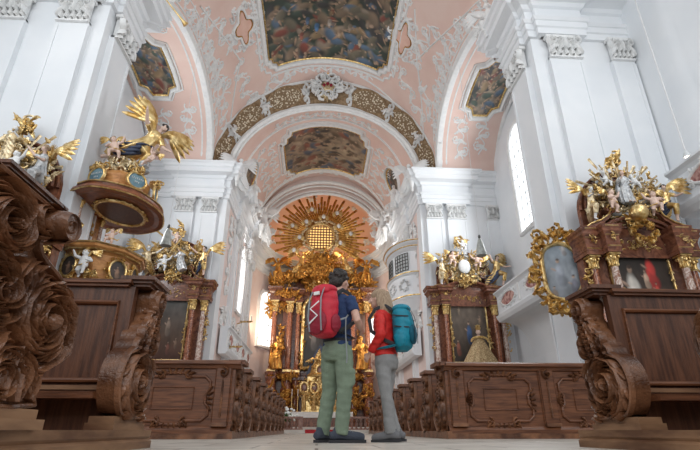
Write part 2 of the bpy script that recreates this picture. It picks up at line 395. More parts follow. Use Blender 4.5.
# ---------------------------------------------------------------- painter: pictures as colour attributes on a fine mesh
def painter(nx, nz, seed, ground, figures, bs=1.0, busy=0, pal=None):
    """ground: list of (height 0..1, rgb); figures: (x, z, size, robe rgb); returns array nz+1 x nx+1 x 3"""
    rg = np.random.RandomState(seed); X, Z = np.meshgrid(np.linspace(0, 1, nx+1), np.linspace(0, 1, nz+1)); asp = nz/nx
    hs = [g[0] for g in ground]; img = np.stack([np.interp(Z, hs, [g[1][c] for g in ground]) for c in range(3)], -1)
    def blur_noise(k):
        g = rg.rand(k+2, k+2); xi, zi = X*k, Z*k; i, j = xi.astype(int), zi.astype(int); fx, fz = xi-i, zi-j
        fx = fx*fx*(3-2*fx); fz = fz*fz*(3-2*fz)
        return (g[j, i]*(1-fx) + g[j, i+1]*fx)*(1-fz) + (g[j+1, i]*(1-fx) + g[j+1, i+1]*fx)*fz
    nz_ = blur_noise(5)*0.5 + blur_noise(11)*0.3 + blur_noise(23)*0.2
    img = img*(0.35 + 1.3*nz_[..., None])
    def blob(cx, cz, rx, rz, a, col, soft=0.5):
        R_ = max(rx, rz)*1.05; i0, i1 = max(0, int((cx-R_)*nx)), min(nx+1, int((cx+R_)*nx)+2); j0, j1 = max(0, int((cz-R_/asp)*nz)), min(nz+1, int((cz+R_/asp)*nz)+2)
        if i1 <= i0 or j1 <= j0: return
        w_ = (slice(j0, j1), slice(i0, i1)); dx, dz = X[w_]-cx, (Z[w_]-cz)*asp; u = (dx*cos(a) + dz*sin(a))/rx; v = (-dx*sin(a) + dz*cos(a))/rz
        k = np.clip((1 - (u*u + v*v)**0.5)/soft, 0, 1)[..., None]
        sh = (0.65 + 0.7*np.clip(0.5 - 0.5*u + 0.3*v, 0, 1))[..., None]*(0.6 + 0.8*nz_[w_][..., None])
        img[w_] = img[w_]*(1-k) + np.array(col)*.85*sh*k
    pal = pal or [(.10, .16, .24), (.24, .07, .05), (.32, .22, .12), (.16, .14, .10), (.30, .24, .18), (.06, .09, .07), (.22, .16, .11), (.05, .05, .05)]
    for i in range(busy):
        cx, cz = rg.rand(), rg.rand(); s_ = (0.016 + 0.034*rg.rand())*bs
        blob(cx, cz, s_, s_*1.8, rg.rand()*3, pal[rg.randint(len(pal))])
        if rg.rand() < 0.75: blob(cx + (rg.rand()-.5)*.02, cz + s_*1.6/asp*0.8, s_*.35, s_*.42, 0, (.42, .29, .20))
        if rg.rand() < 0.5: blob(cx + s_, cz + .3*s_, s_*1.1, s_*.25, rg.rand()*3, (.40, .27, .18))
    for (cx, cz, s_, col) in figures:
        blob(cx, cz, s_*.40, s_*1.05, 0.15*(rg.rand()-.5), col, 0.35); blob(cx + .12*s_, cz - s_*.5/asp, s_*.5, s_*.55, .3, tuple(c*.7 for c in col), .4); blob(cx + .1*s_, cz + s_*.35/asp, s_*.34, s_*.5, 0.3, tuple(min(1, c*1.3) for c in col))
        blob(cx, cz + s_*1.08/asp, s_*.16, s_*.20, 0, (.50, .34, .24), .4); blob(cx, cz + s_*1.2/asp, s_*.16, s_*.11, 0, (.08, .05, .035), .4)
        blob(cx - s_*.4, cz + s_*.45/asp, s_*.30, s_*.09, -.6, (.45, .30, .22), .5)
    return np.clip(img, 0.003, 1)
def paint_mesh(name, S, nx, nz, img, parent=None, inside=None, thick=None, **k):
    me = bpy.data.meshes.new(name); vs = [tuple(S(i/nx, j/nz)) for j in range(nz+1) for i in range(nx+1)]; fs = []
    for j in range(nz):
        for i in range(nx):
            if inside is None or inside((i+.5)/nx, (j+.5)/nz): a = j*(nx+1)+i; fs.append((a, a+1, a+nx+2, a+nx+1))
    me.from_pydata(vs, [], fs); at = me.color_attributes.new('paint', 'FLOAT_COLOR', 'POINT')
    arr = np.ones((len(vs), 4), 'f'); arr[:, :3] = img.reshape(-1, 3); at.data.foreach_set('color', arr.ravel())
    me.materials.append(M['picture_paint']); me.polygons.foreach_set('use_smooth', [True]*len(me.polygons))
    return link(name, me, parent, **k)
# ================================================================ the church
XC = 0.1; SPR = 12.8
XL1, XR1 = -6.05, 6.15         # inner faces of the nave piers
XL2, XR2 = -4.9, 5.1           # inner faces of the chancel piers
WL, WR = -9.2, 9.2             # outer walls
Y1, Y1b, Y2, YA = 10.0, 11.7, 22.0, 31.8
SY, SH, SR = 16.6, 5.05, 2.3   # side vault: centre, half span, rise
R = random.Random(7)
def Rz(Y): return 6.15 + 0.75*max(0.0, 1 - ((Y-16.2)/5.8)**2)
def vault(p, Y, h=0.0):        # p lateral arc distance from the crown, h height of relief below the shell
    a = PI/2 - p/6.4
    return (XC + (6.1-h)*cos(a), Y, SPR + (Rz(Y)-h)*sin(a))
CR, CZ = 4.95, 5.25
def cvault(p, Y, h=0.0):
    a = PI/2 - p/5.1
    return (XC + (CR-h)*cos(a), Y, SPR + (CZ-h)*sin(a))
def on(px, py, rx, rzf, k):
    """where the ray of a pixel meets a vault: (p, Y)"""
    a, b, c = ray(px, py); lo = None; t = 0.01
    while t < 0.12:
        X, Y, Z = a*t, b*t, CAM_H + c*t; rz = rzf(Y)
        q = ((X-XC)/rx)**2 + (max(0, Z-SPR)/rz)**2
        if Z > SPR and q >= 1:
            ang = math.atan2((Z-SPR)/rz, (X-XC)/rx); return ((PI/2 - ang)*k, Y)
        t += 0.00005
    return (0, 0)
def onv(px, py): return on(px, py, 6.1, Rz, 6.4)
def onc(px, py): return on(px, py, CR, lambda Y: CZ, 5.1)
def sidez(Y): return SPR + SR*math.sqrt(max(0, 1 - ((Y-SY)/SH)**2))

fl = MB().grid(lambda u, v: (-12 + 24*u, -12 + 53*v, 0), 4, 4); struct('floor', fl, 'floor_stone')

# outer walls
for side, X, s_ in (('left', WL, -1), ('right', WR, 1)):
    wl = MB().box(min(X, X+s_*.4), 4.0, 0, max(X, X+s_*.4), Y2, 12.9)
    n = 24
    poly = [(Y1b + (Y2-Y1b)*i/n, 0) for i in (0, n)]
    poly = [(Y1b, 12.9), (Y2, 12.9)] + [(lerp(Y2, Y1b, i/n), sidez(lerp(Y2, Y1b, i/n)) + 0.12) for i in range(n+1)]
    wl.prism(poly, X, X+s_*.4, lambda a, b, d: (d, a, b))
    wo = struct('wall_' + side, wl, 'white_plaster')
    # aisle window of this wall
    wy = 18.35 if side == 'right' else 16.0
    gl = MB(); arc = [(wy-1.0, 8.3), (wy+1.0, 8.3)] + [(wy + 1.0*cos(PI*i/12), 12.7 + 1.0*sin(PI*i/12)) for i in range(13)]
    gl.prism(arc, X - s_*.02, X - s_*.05, lambda a, b, d: (d, a, b))
    g = struct('window_%d' % (1 if side == 'left' else 2), gl, 'daylit_glass')
    fr = MB(); pth = [(X - s_*.06, y, z) for y, z in arc] + [(X - s_*.06, arc[0][0], arc[0][1])]
    fr.tube(pth, 0.13, 6); fr.build('window_frame', 'stucco_white', g)
    mu = MB()
    for i in range(1, 4): mu.box(min(X-s_*.05, X-s_*.08), wy-1+i*.5-.015, 8.3, max(X-s_*.05, X-s_*.08), wy-1+i*.5+.015, 13.5)
    for i in range(1, 9): mu.box(min(X-s_*.05, X-s_*.08), wy-.98, 8.3+i*.55, max(X-s_*.05, X-s_*.08), wy+.98, 8.32+i*.55)
    mu.build('window_bar', 'grey_plaster', g, smooth=False)

CAPV = None
def capital_mesh():
    mb = MB(); rg = random.Random(3)
    mb.box(-.52, -.10, .66, .52, .1, .76)                      # abacus
    mb.box(-.42, -.04, 0, .42, .1, .66); mb.box(-.5, -.09, -.05, .5, .1, .0)
    m_ = flat_map((0, -.04, 0), (1, 0, 0), (0, 0, 1), (0, -1, 0))
    for i in range(5): acanthus(mb, m_, -.38 + i*.19, .02, PI/2, .30, .13, .13, rg.uniform(-.2, .2), 3, rg)
    for i in range(4): acanthus(mb, m_, -.29 + i*.19, .22, PI/2, .30, .12, .15, rg.uniform(-.2, .2), 3, rg)
    for s_ in (-1, 1):
        scroll(mb, m_, s_*.36, .52, .15, PI/2 if s_ > 0 else PI/2, 1.4, -s_, .045, .2, 3, rg)
        scroll(mb, m_, s_*.13, .55, .10, PI/2, 1.2, s_, .035, .16, 2, rg)
        leaf(mb, m_, s_*.33, .40, -PI/2 + s_*.3, .36, .06, .17, s_*.5)
    leaf(mb, m_, 0, .60, -PI/2, .4, .07, .2)
    return mb.data('capital', 'stucco_white')
CAPV = capital_mesh()
def pilaster(par, c, ax, w_, z0=0.0, z1=11.0, proj=0.14, facing=(0, -1)):
    """c: centre on the wall face; ax: direction along the face; facing: outward normal"""
    mb = MB(); nx, ny = facing; o = Vector((c[0], c[1])); A = Vector(ax); N = Vector(facing)
    def slab(a0, a1, d0, d1, za, zb):
        q = [o + A*a0 + N*d0, o + A*a1 + N*d0, o + A*a1 + N*d1, o + A*a0 + N*d1]
        mb.add([(p.x, p.y, za) for p in q] + [(p.x, p.y, zb) for p in q], [(0,3,2,1),(4,5,6,7),(0,1,5,4),(1,2,6,5),(2,3,7,6),(3,0,4,7)])
    slab(-w_/2, w_/2, -.05, proj, z0, z1 - .8)
    slab(-w_/2, -w_/2 + .09, proj, proj + .03, z0 + 1, z1 - .95); slab(w_/2 - .09, w_/2, proj, proj + .03, z0 + 1, z1 - .95)
    slab(-w_/2 - .05, w_/2 + .05, -.05, proj + .06, z0, z0 + .9)
    mb.build('pilaster', 'white_plaster', par, smooth=False)
    ang = math.atan2(N.y, N.x) + PI/2
    cp = link('capital', CAPV, par, loc=(o.x + N.x*proj, o.y + N.y*proj, z1 - .80), rot=(0, 0, ang), scale=(w_/1.0, 1.0, 1.04))
ENT = [(-.05, 11.0), (.10, 11.0), (.10, 11.22), (.15, 11.25), (.15, 11.45), (.19, 11.47), (.24, 11.56), (.08, 11.60), (.08, 12.02), (.16, 12.06),
       (.22, 12.18), (.42, 12.24), (.50, 12.26), (.50, 12.48), (.58, 12.54), (.62, 12.66), (.70, 12.72), (.70, 12.80), (-.05, 12.88)]
def mirror_path(p): return [(-x + 2*XC - (0.0), y) for x, y in p][::-1]
def entab(par, path, prof=ENT):
    mb = MB(); sweep(mb, path, prof); return mb.build('cornice', 'white_plaster', par, smooth=False)
# nave piers
YL1, YL1b = Y1, Y1b
for side in ('left', 'right'):
    s_ = -1 if side == 'left' else 1; Y1, Y1b = (YL1, YL1b) if s_ < 0 else (10.45, 12.1); xi = XL1 if s_ < 0 else XR1; xo = WL if s_ < 0 else WR
    mb = MB().box(min(xi, xo), Y1, 0, max(xi, xo), Y1b, 12.9)
    pr = struct('wall_%s_nave_pier' % side, mb, 'white_plaster')
    if s_ < 0:
        pilaster(pr, (-6.83, Y1), (1, 0), .86); pilaster(pr, (-8.45, Y1), (1, 0), .8)
        entab(pr, [(WL, Y1), (-7.5, Y1), (-7.5, Y1-.16), (-6.25, Y1-.16), (-6.25, Y1), (xi, Y1), (xi, Y1+.3), (xi+.14, Y1+.3), (xi+.14, Y1b-.3), (xi, Y1b-.3), (xi, Y1b), (WL, Y1b)])
    else:
        pilaster(pr, (7.05, Y1), (1, 0), 1.0); pilaster(pr, (8.80, Y1), (1, 0), .7)
        entab(pr, [(WR, Y1b), (xi, Y1b), (xi, Y1b-.3), (xi-.14, Y1b-.3), (xi-.14, Y1+.3), (xi, Y1+.3), (xi, Y1), (6.4, Y1), (6.4, Y1-.16), (7.7, Y1-.16), (7.7, Y1), (WR, Y1)])
    pilaster(pr, (xi, Y1 + .85), (0, 1), 1.1, facing=(-s_, 0))
    # chancel piers: solid wall at the end of the aisle
    xi2 = XL2 if s_ < 0 else XR2
    mb = MB().box(min(xi2, xo + s_*.4), Y2, 0, max(xi2, xo + s_*.4), Y2 + .9, 12.9); mb.box(min(s_*6.12 + XC, xo + s_*.4), Y2, 12.85, max(s_*6.12 + XC, xo + s_*.4), Y2 + .9, 15.4)
    cp_ = struct('wall_%s_chancel_pier' % side, mb, 'white_plaster')
    if s_ < 0:
        for c_, w_ in ((-5.72, .82), (-6.95, .95), (-8.75, .7)): pilaster(cp_, (c_, Y2), (1, 0), w_)
        entab(cp_, [(WL, Y2), (-7.6, Y2), (-7.6, Y2-.16), (-5.2, Y2-.16), (-5.2, Y2), (xi2, Y2), (xi2, 24.6), (xi2+.16, 24.6), (xi2+.16, 25.5), (xi2, 25.5), (xi2, 29.15), (xi2+.16, 29.15), (xi2+.16, 30.05), (xi2, 30.05)]
              + [(XC - 4.95*cos(t), YA + 6.1*sin(t)) for t in [i*PI/20 for i in range(0, 11)]])
    else:
        for c_, w_ in ((5.80, .85), (6.98, 1.0), (8.9, .6)): pilaster(cp_, (c_, Y2), (1, 0), w_)
        entab(cp_, [(XC + 5.0*cos(t), YA + 6.1*sin(t)) for t in [i*PI/20 for i in range(10, -1, -1)]]
              + [(xi2, 30.05), (xi2-.16, 30.05), (xi2-.16, 29.15), (xi2, 29.15), (xi2, 25.5), (xi2-.16, 25.5), (xi2-.16, 24.6), (xi2, 24.6), (xi2, Y2), (5.3, Y2), (5.3, Y2-.16), (7.65, Y2-.16), (7.65, Y2), (WR, Y2)])
    # chancel side wall
    mb = MB().box(min(xi2, xi2 + s_*.5), Y2 + .9, 0, max(xi2, xi2 + s_*.5), YA, 12.9)
    cw = struct('wall_%s_chancel' % side, mb, 'pale_pink_plaster')
    for yc in (25.05, 29.6, 31.3): pilaster(cw, (xi2, yc), (0, 1), .85 if yc < 31 else .6, facing=(-s_, 0), z1=11.0)
    rel = MB(); m_ = flat_map((xi2 - s_*.02, 0, 0), (0, 1, 0), (0, 0, 1), (-s_, 0, 0))
    for ya, yb in ((23.0, 24.5), (25.6, 29.1), (30.1, 31.0)):
        for z0, z1 in ((9.9, 11.0), (5.0, 6.2)):
            rinceau(rel, m_, [(ya, z0+.4), (yb, z0+.4)], .55, .07, .12, R, 4)
            rel.tube([m_(ya, z0-.15, .02), m_(yb, z0-.15, .02)], .06, 6)
        if yb - ya < 3: rinceau(rel, m_, [((ya+yb)/2, 6.4), ((ya+yb)/2, 9.6)], .5, .06, .12, R, 4)
    rel.build('wall_stucco', 'stucco_white', cw)
    # arched chancel window, a glowing pane added to go with the chancel fill light
    gl = MB(); wy = 27.6; arc = [(wy-.85, 6.4 if s_ < 0 else 9.2), (wy+.85, 6.4 if s_ < 0 else 9.2)] + [(wy + .85*cos(PI*i/12), 9.7 + .85*sin(PI*i/12)*.8) for i in range(13)]
    gl.prism(arc, xi2 - s_*.01, xi2 - s_*.05, lambda a, b, d: (d, a, b)); g = struct('window_%d' % (3 if s_ < 0 else 4), gl, 'daylit_glass')
    fr = MB(); fr.tube([(xi2 - s_*.06, y, z) for y, z in arc + arc[:1]], .12, 6); fr.build('window_frame', 'stucco_white', g)

Y1, Y1b = YL1, YL1b
# ---------------------------------------------------------------- nave vault
def keepv(u, v):
    p = -10.1 + 20.2*u; Y = 9.4 + (Y2 - 9.4)*v; x, y, z = vault(p, Y)
    if z < SPR - .02: return False
    return not (Y > Y1b - .2 and z < sidez(Y) - 0.05)
vb = MB().grid(lambda u, v: vault(-10.1 + 20.2*u, 9.4 + (Y2+.05 - 9.4)*v), 120, 90, keepv)
ceil = struct('ceiling', vb, 'pink_plaster', smooth=True)
def xin(Y, s_):
    z = sidez(Y) - SPR; return XC + s_*6.1*math.sqrt(max(0, 1 - (z/Rz(Y))**2))
for side, s_ in (('left', -1), ('right', 1)):
    mb = MB().grid(lambda u, v: (lerp(xin(SY - SH + 2*SH*v, s_), s_*9.3, u), SY - SH + 2*SH*v, sidez(SY - SH + 2*SH*v)), 8, 60)
    sv = struct('ceiling_%s_bay' % side, mb, 'pink_plaster', smooth=True)
    rb = MB()
    def smap(a, b, h, s_=s_): # a = Y, b = distance outward
        return (xin(a, s_) + s_*b, a, sidez(a) - h)
    for off, wd, hh in ((0.02, .20, .22), (.42, .06, .07)):
        rb.ribbon([(SY - SH + .02 + (2*SH-.04)*i/50, off) for i in range(51)], wd, hh, smap, -.05)
    rb.ribbon([(SY - SH + .3 + (2*SH-.6)*i/50, 3.2) for i in range(51)], .12, .15, smap, -.02)
    # frame round the picture and scrolls
    rb.build('rib', 'stucco_white', sv)
    st = MB(); rg = random.Random(5)
    for ya, yb in ((12.2, 14.8), (19.2, 21.4)):
        rinceau(st, smap, [(ya, 1.0), (yb, 1.2)], .42, .032, .05, rg, 6, 1.3); rinceau(st, smap, [(ya+.3, 2.2), (yb-.2, 2.3)], .4, .032, .05, rg, 6, 1.3)
    st.build('stucco_scroll', 'stucco_white', sv)
# ribs along the edge of the main vault
rb = MB()
for s_ in (-1, 1):
    def emap(a, b, h, s_=s_):
        z = sidez(a) - SPR; ang = math.asin(min(1, z/Rz(a))); ang += b/6.4
        return (XC + s_*(6.1-h)*cos(ang), a, SPR + (Rz(a)-h)*sin(ang))
    for off, wd, hh in ((.10, .11, .16), (.36, .05, .07), (.95, .035, .05)):
        rb.ribbon([(SY - SH + .05 + (2*SH-.1)*i/60, off) for i in range(61)], wd, hh, emap, -.02)
    rinceau(rb, emap, [(12.2 + 9.0*i/12, .66) for i in range(13)], .26, .03, .06, R, 3)
rb.build('rib', 'stucco_white', ceil)

# ---------------------------------------------------------------- main ceiling painting
def notched(hw, y0, y1, nx_=.55, ny_=.6):
    """outline (p, Y) of a baroque picture field: rectangle with hollow stepped corners"""
    out = []
    def corner(cx, cy, sx, sy, order):
        pts = [(cx - sx*nx_*1.0, cy), (cx - sx*nx_*.9, cy - sy*ny_*.35)] + [(cx - sx*nx_*(.75*cos(PI/2*i/5)) , cy - sy*ny_*(.4+.35*sin(PI/2*i/5))) for i in range(0, 6)][:0] + [(cx - sx*nx_*.45, cy - sy*ny_*.5), (cx - sx*nx_*.38, cy - sy*ny_*.95), (cx, cy - sy*ny_)]
        return pts if order else pts[::-1]
    out += corner(-hw, y0, -1, -1, False)[::1]; out += corner(hw, y0, 1, -1, True)[::1]
    out = corner(-hw, y0, -1, -1, False) + corner(hw, y0, 1, -1, True) + corner(hw, y1, 1, 1, False) + corner(-hw, y1, -1, 1, True)
    return out
def inside_poly(poly, x, y):
    c = False; j = len(poly)-1
    for i in range(len(poly)):
        if (poly[i][1] > y) != (poly[j][1] > y) and x < (poly[j][0]-poly[i][0])*(y-poly[i][1])/(poly[j][1]-poly[i][1]) + poly[i][0]: c = not c
        j = i
    return c
def dense(poly, step=.12, close=True):
    out = []; n = len(poly)
    for i in range(n if close else n-1):
        a, b = poly[i], poly[(i+1) % n]; L = math.hypot(b[0]-a[0], b[1]-a[1]); k = max(1, int(L/step))
        for q in range(k): out.append((lerp(a[0], b[0], q/k), lerp(a[1], b[1], q/k)))
    out.append(out[0] if close else poly[-1]); return out
def grow(poly, d):
    """rough outward offset"""
    n = len(poly); cx = sum(p[0] for p in poly)/n; cy = sum(p[1] for p in poly)/n; out = []
    w_ = max(p[0] for p in poly) - min(p[0] for p in poly); h_ = max(p[1] for p in poly) - min(p[1] for p in poly)
    return [(cx + (x-cx)*(1 + 2*d/w_), cy + (y-cy)*(1 + 2*d/h_)) for x, y in poly]
def ceiling_picture(name, label, S, poly, img_args, nx, nz, gold_w=.04, frame_w=.16, gap=.22):
    x0, x1 = min(p[0] for p in poly), max(p[0] for p in poly); y0, y1 = min(p[1] for p in poly), max(p[1] for p in poly)
    c = S((x0+x1)/2, (y0+y1)/2, 0); t = thing(name, label, 'painting', (0, 0, 0))
    img = painter(nx, nz, *img_args)
    paint_mesh('canvas', lambda u, v: S(lerp(x0, x1, u), lerp(y0, y1, v), .04), nx, nz, img, t, lambda u, v: inside_poly(poly, lerp(x0, x1, u), lerp(y0, y1, v)))
    g = MB(); g.ribbon(dense(poly), gold_w, .09, S, .02); g.build('gilt_edge', 'gold', t)
    f = MB(); f.ribbon(dense(grow(poly, frame_w + gold_w)), frame_w, .20, S, -.02); f.ribbon(dense(grow(poly, frame_w*2 + gap)), frame_w*.4, .10, S, -.02)
    f.build('stucco_frame', 'stucco_white', t)
    return t
gr_main = [(0, (.03, .045, .035)), (.25, (.10, .10, .06)), (.6, (.12, .085, .06)), (1, (.11, .12, .13))]
main_poly = notched(3.55, 13.2, 20.45, .55, .6)
ceiling_picture('ceiling_painting', 'large dark figure-crowded painting over the nave, cut by the top of the picture', vault, main_poly,
                (11, gr_main[::-1], [(.40, .74, .045, (.10, .22, .42)), (.50, .70, .04, (.42, .36, .30)), (.58, .78, .04, (.36, .26, .18)), (.28, .80, .04, (.30, .10, .07)), (.33, .68, .04, (.10, .16, .26)), (.75, .83, .04, (.36, .30, .22)), (.66, .72, .04, (.30, .24, .18))], 1.0, 520), 230, 260)
chan_poly = notched(3.0, 25.2, 30.5, .7, 1.0)
ceiling_picture('ceiling_painting', 'smaller brown painting of clouds and figures over the chancel, with notched corners', cvault, chan_poly,
                (12, [(0, (.13, .10, .07)), (.45, (.36, .28, .19)), (.62, (.40, .32, .22)), (1, (.12, .095, .075))], [], 1.25, 230, [(.13, .09, .06), (.34, .26, .18), (.06, .05, .045), (.22, .16, .11), (.10, .12, .16), (.34, .26, .19), (.26, .10, .07)]), 150, 150, .05, .14, .16)
for s_, lab in ((-1, 'dark painting on the left side vault beyond the tall left pier'), (1, 'dark painting on the right side vault beside the tall right pier')):
    def sm(a, b, h, s_=s_): return (xin(a, s_) + s_*b, a, sidez(a) - h)
    c_ = (16.95, 2.2) if s_ < 0 else (17.4, 1.9)
    po = [(c_[0]-1.75, c_[1]-.35), (c_[0]-1.35, c_[1]-.5), (c_[0]-1.2, c_[1]-.80), (c_[0]+1.2, c_[1]-.80), (c_[0]+1.35, c_[1]-.5), (c_[0]+1.75, c_[1]-.35), (c_[0]+1.75, c_[1]+.35), (c_[0]+1.35, c_[1]+.5), (c_[0]+1.2, c_[1]+.80), (c_[0]-1.2, c_[1]+.80), (c_[0]-1.35, c_[1]+.5), (c_[0]-1.75, c_[1]+.35)]
    ceiling_picture('ceiling_painting', lab, sm, po, (20 + s_, [(0, (.08, .09, .10)), (1, (.13, .10, .07))], [], 1.6, 170), 110, 70, .05, .10, .12)
# oval medallions over the springing of the chancel vault
for s_, lab in ((-1, 'oval medallion painting at the left foot of the chancel vault'), (1, 'oval medallion painting at the right foot of the chancel vault')):
    pc = onc(249, 176) if s_ < 0 else onc(394, 182)
    po = [(pc[0] + .85*cos(2*PI*i/28), pc[1] + 1.1*sin(2*PI*i/28)) for i in range(28)]
    ceiling_picture('medallion_painting', lab, cvault, po, (40 + s_, [(0, (.06, .05, .045)), (1, (.12, .10, .08))], [], 3, 30), 40, 50, .07, .07, .05)

# stucco on the nave vault: rinceaux, borders and the two pink cartouches
st = MB(); rg = random.Random(21)
def vp(pts): return [onv(x, y) for x, y in pts]
for pts in ([(226, 142), (222, 100), (210, 55), (188, 8)], [(240, 120), (258, 96), (275, 82), (290, 72)], [(236, 60), (246, 92), (250, 105)],
            [(440, 145), (428, 110), (422, 80)], [(470, 18), (450, 40), (436, 70)], [(398, 66), (410, 95), (425, 128)], [(200, 16), (222, 30), (232, 50)], [(438, 26), (420, 45), (414, 66)],
            [(205, 52), (218, 70), (228, 96)], [(452, 62), (440, 84), (434, 108)]):
    rinceau(st, vault, vp(pts), .50, .036, .055, rg, 6, 1.35)
for pts in ([(232, 150), (262, 100), (296, 72)], [(228, 146), (240, 60), (200, 6)], [(420, 150), (392, 100), (360, 76)], [(424, 146), (417, 60), (468, 12)], [(417, 60), (415, 8)]):
    pp = vp(pts); st.ribbon(dense(pp, .2, False), .045, .07, vault, -.01)
rinceau(st, vault, [(-3.9, 14 + i*.8) for i in range(9)], .4, .05, .07, rg, 4); rinceau(st, vault, [(3.9, 14 + i*.8) for i in range(9)], .4, .05, .07, rg, 4)
rinceau(st, vault, [(-2.6 + .6*i, 21.2) for i in range(10)], .22, .035, .05, rg, 3)
st.build('stucco_scroll', 'stucco_white', ceil)
CART = noisy('cartouche_pink', (0.80, 0.50, 0.40), (0.85, 0.58, 0.48), 3, .8)
for (x, y) in ((243, 27), (404, 38)):
    c = onv(x, y); q = MB(); pts = [(c[0] + .40*(1 + .28*cos(4*a))*cos(a), c[1] + .75*(1 + .28*cos(4*a))*sin(a)) for a in [2*PI*i/40 for i in range(40)]]
    q.add([vault(px_, py_, .06) for px_, py_ in pts], [tuple(range(40))]); q.build('cartouche_field', 'cartouche_pink', ceil, smooth=False)
    g = MB(); g.ribbon(pts + pts[:1], .035, .06, vault, .04); g.build('cartouche_edge', 'dark_gold', ceil)
    e = MB(); e.ribbon([(c[0] + (px_-c[0])*1.25, c[1] + (py_-c[1])*1.18) for px_, py_ in pts + pts[:1]], .09, .12, vault, -.01)
    rocaille(e, vault, c[0], c[1], .72, 1.15, .22, .10, 12, rg); e.build('cartouche_scrolls', 'stucco_white', ceil)

# ---------------------------------------------------------------- chancel arch
def arch(t, r, h=0.0, dy=None):  # t 0..pi from the right, r 0 inner .. 1 outer, h towards the nave
    rx = lerp(5.35, 6.1, r); rz = lerp(4.75, 6.15, r)
    return (XC + rx*cos(t), lerp(Y2 + .55, Y2 - .05, r) - h, SPR + rz*sin(t))
ab = MB().grid(lambda u, v: arch(PI*u, v), 90, 3)
# wall filling between arch and chancel shell

ca = struct('trim_1', ab, 'band_brown', smooth=True)
am = MB()
def amap(a, b, h): return arch(a/6.0, b, h)
L_ = PI*6
for r_, wd, hh in ((.97, .045, .10), (.03, .06, .10)):
    am.ribbon([(L_*i/90, r_) for i in range(91)], wd, hh, amap)
am.build('arch_edge', 'stucco_white', ca)
am = MB()
for rx, rz, yy, rr in ((5.22, 4.62, Y2 + .45, .13), (5.05, 4.5, Y2 + .55, .06)):
    am.tube([(XC + rx*cos(PI*i/60), yy, SPR + rz*sin(PI*i/60)) for i in range(61)], rr, 6)
am.grid(lambda u, v: (XC + lerp(5.0, 5.35, v)*cos(PI*u), Y2 + .54, SPR + lerp(4.45, 4.75, v)*sin(PI*u)), 80, 1)
am.build('archivolt', 'stucco_white', ca)
# diaper fields with scalloped ends, white scrolls between
nf = 7
for k in range(nf):
    t0, t1 = PI*(k + .08)/nf, PI*(k + .92)/nf
    if abs((t0+t1)/2 - PI/2) < .05: continue
    q = MB(); q.grid(lambda u, v: arch(lerp(t0, t1, u), .5 + (v-.5)*.86*math.sqrt(max(.05, sin(PI*min(.999, max(.001, u))))), .04), 20, 4); q.build('diaper_field', 'diaper', ca)
    q = MB(); q.ribbon([(6*lerp(t0, t1, u), .5 + .43*math.sqrt(max(.05, sin(PI*u)))) for u in [i/14 for i in range(15)]], .05, .12, amap)
    q.ribbon([(6*lerp(t0, t1, u), .5 - .43*math.sqrt(max(.05, sin(PI*u)))) for u in [i/14 for i in range(15)]], .05, .12, amap); q.build('field_border', 'band_brown', ca)
sc_ = MB()
for k in range(1, nf):
    tc_ = 6*PI*k/nf
    m_ = lambda a, b, h, tc_=tc_: arch((tc_ + a)/6.0, .5 + b/1.5, h)
    for q in range(5): acanthus(sc_, m_, 0, rg.uniform(-.3, .3), rg.random()*6.3, .45, .16, .18, rg.uniform(-1, 1), 3, rg)
    for sd in (-1, 1): scroll(sc_, m_, 0, sd*.35, .24, PI/2*sd, 1.1, sd, .07, .18, 3, rg)
sc_.build('arch_stucco', 'stucco_white', ca)
# keystone cartouche
kt = thing('keystone_cartouche', 'white and red scrolled coat-of-arms cartouche at the crown of the chancel arch', 'ornament', (XC, Y2 - .1, SPR + 5.6))
fm = flat_map((0, -.05, 0), (1, 0, 0), (0, -.35, .94), (0, -.94, -.35))
q = MB(); rocaille(q, fm, 0, 0, .62, .50, .30, .26, 12, rg); rocaille(q, fm, 0, 0, .95, .28, .22, .16, 10, rg); q.build('scroll_frame', 'stucco_white', kt)
q = MB().ell((0, -.05, 0), (.45, .16, .42), 16); q.build('shield', 'pale_gold', kt)
q = MB()
for i in range(3): q.ell((-.2 + .2*i, -.22, -.02 + (.1 if i == 1 else 0)), (.09, .05, .12), 8)
q.build('arms_charge', 'dark_red_pack', kt)
q = MB().lathe([(.16, 0), (.24, .10), (.30, .20), (.22, .30), (.26, .36), (.1, .46), (.05, .56), (.001, .6)], 12, (0, -.15, .50)); tangle(q, (0, -.2, .7), (.35, .1, .25), 10, rg, .05); q.build('crown', 'dark_gold', kt)
q = MB()
for i in range(7): leaf(q, fm, 0, -.45, -PI/2 + (i-3)*.5, .5, .08, .15, (i-3)*.2)
q.build('pendant_leaves', 'pale_gold', kt)

# ---------------------------------------------------------------- chancel vault and apse
cv = MB().grid(lambda u, v: cvault(-8.01 + 16.02*u, Y2 + .5 + (YA + .2 - Y2 - .5)*v), 60, 30)
cc = struct('ceiling_chancel', cv, 'pink_plaster', smooth=True)
st = MB()
for Yb in (24.3, 31.0):
    st.ribbon([(-8.0 + 16.0*i/60, Yb) for i in range(61)], .12 if Yb > 30 else .06, .12, cvault)
for s_ in (-1, 1):
    rinceau(st, cvault, [(s_*3.95, 25.2 + i*.7) for i in range(9)], .4, .035, .06, rg, 5)
    rinceau(st, cvault, [(s_*4.9, 24.9 + i*.7) for i in range(9)], .5, .035, .07, rg, 5)
rinceau(st, cvault, [(-3.5 + i*.7, 24.0) for i in range(11)], .3, .04, .07, rg, 4)
rinceau(st, cvault, [(-3.5 + i*.7, 31.0) for i in range(11)], .35, .04, .07, rg, 4)
st.build('stucco_scroll', 'stucco_white', cc)
aa = MB()   # moulded arch of the apse
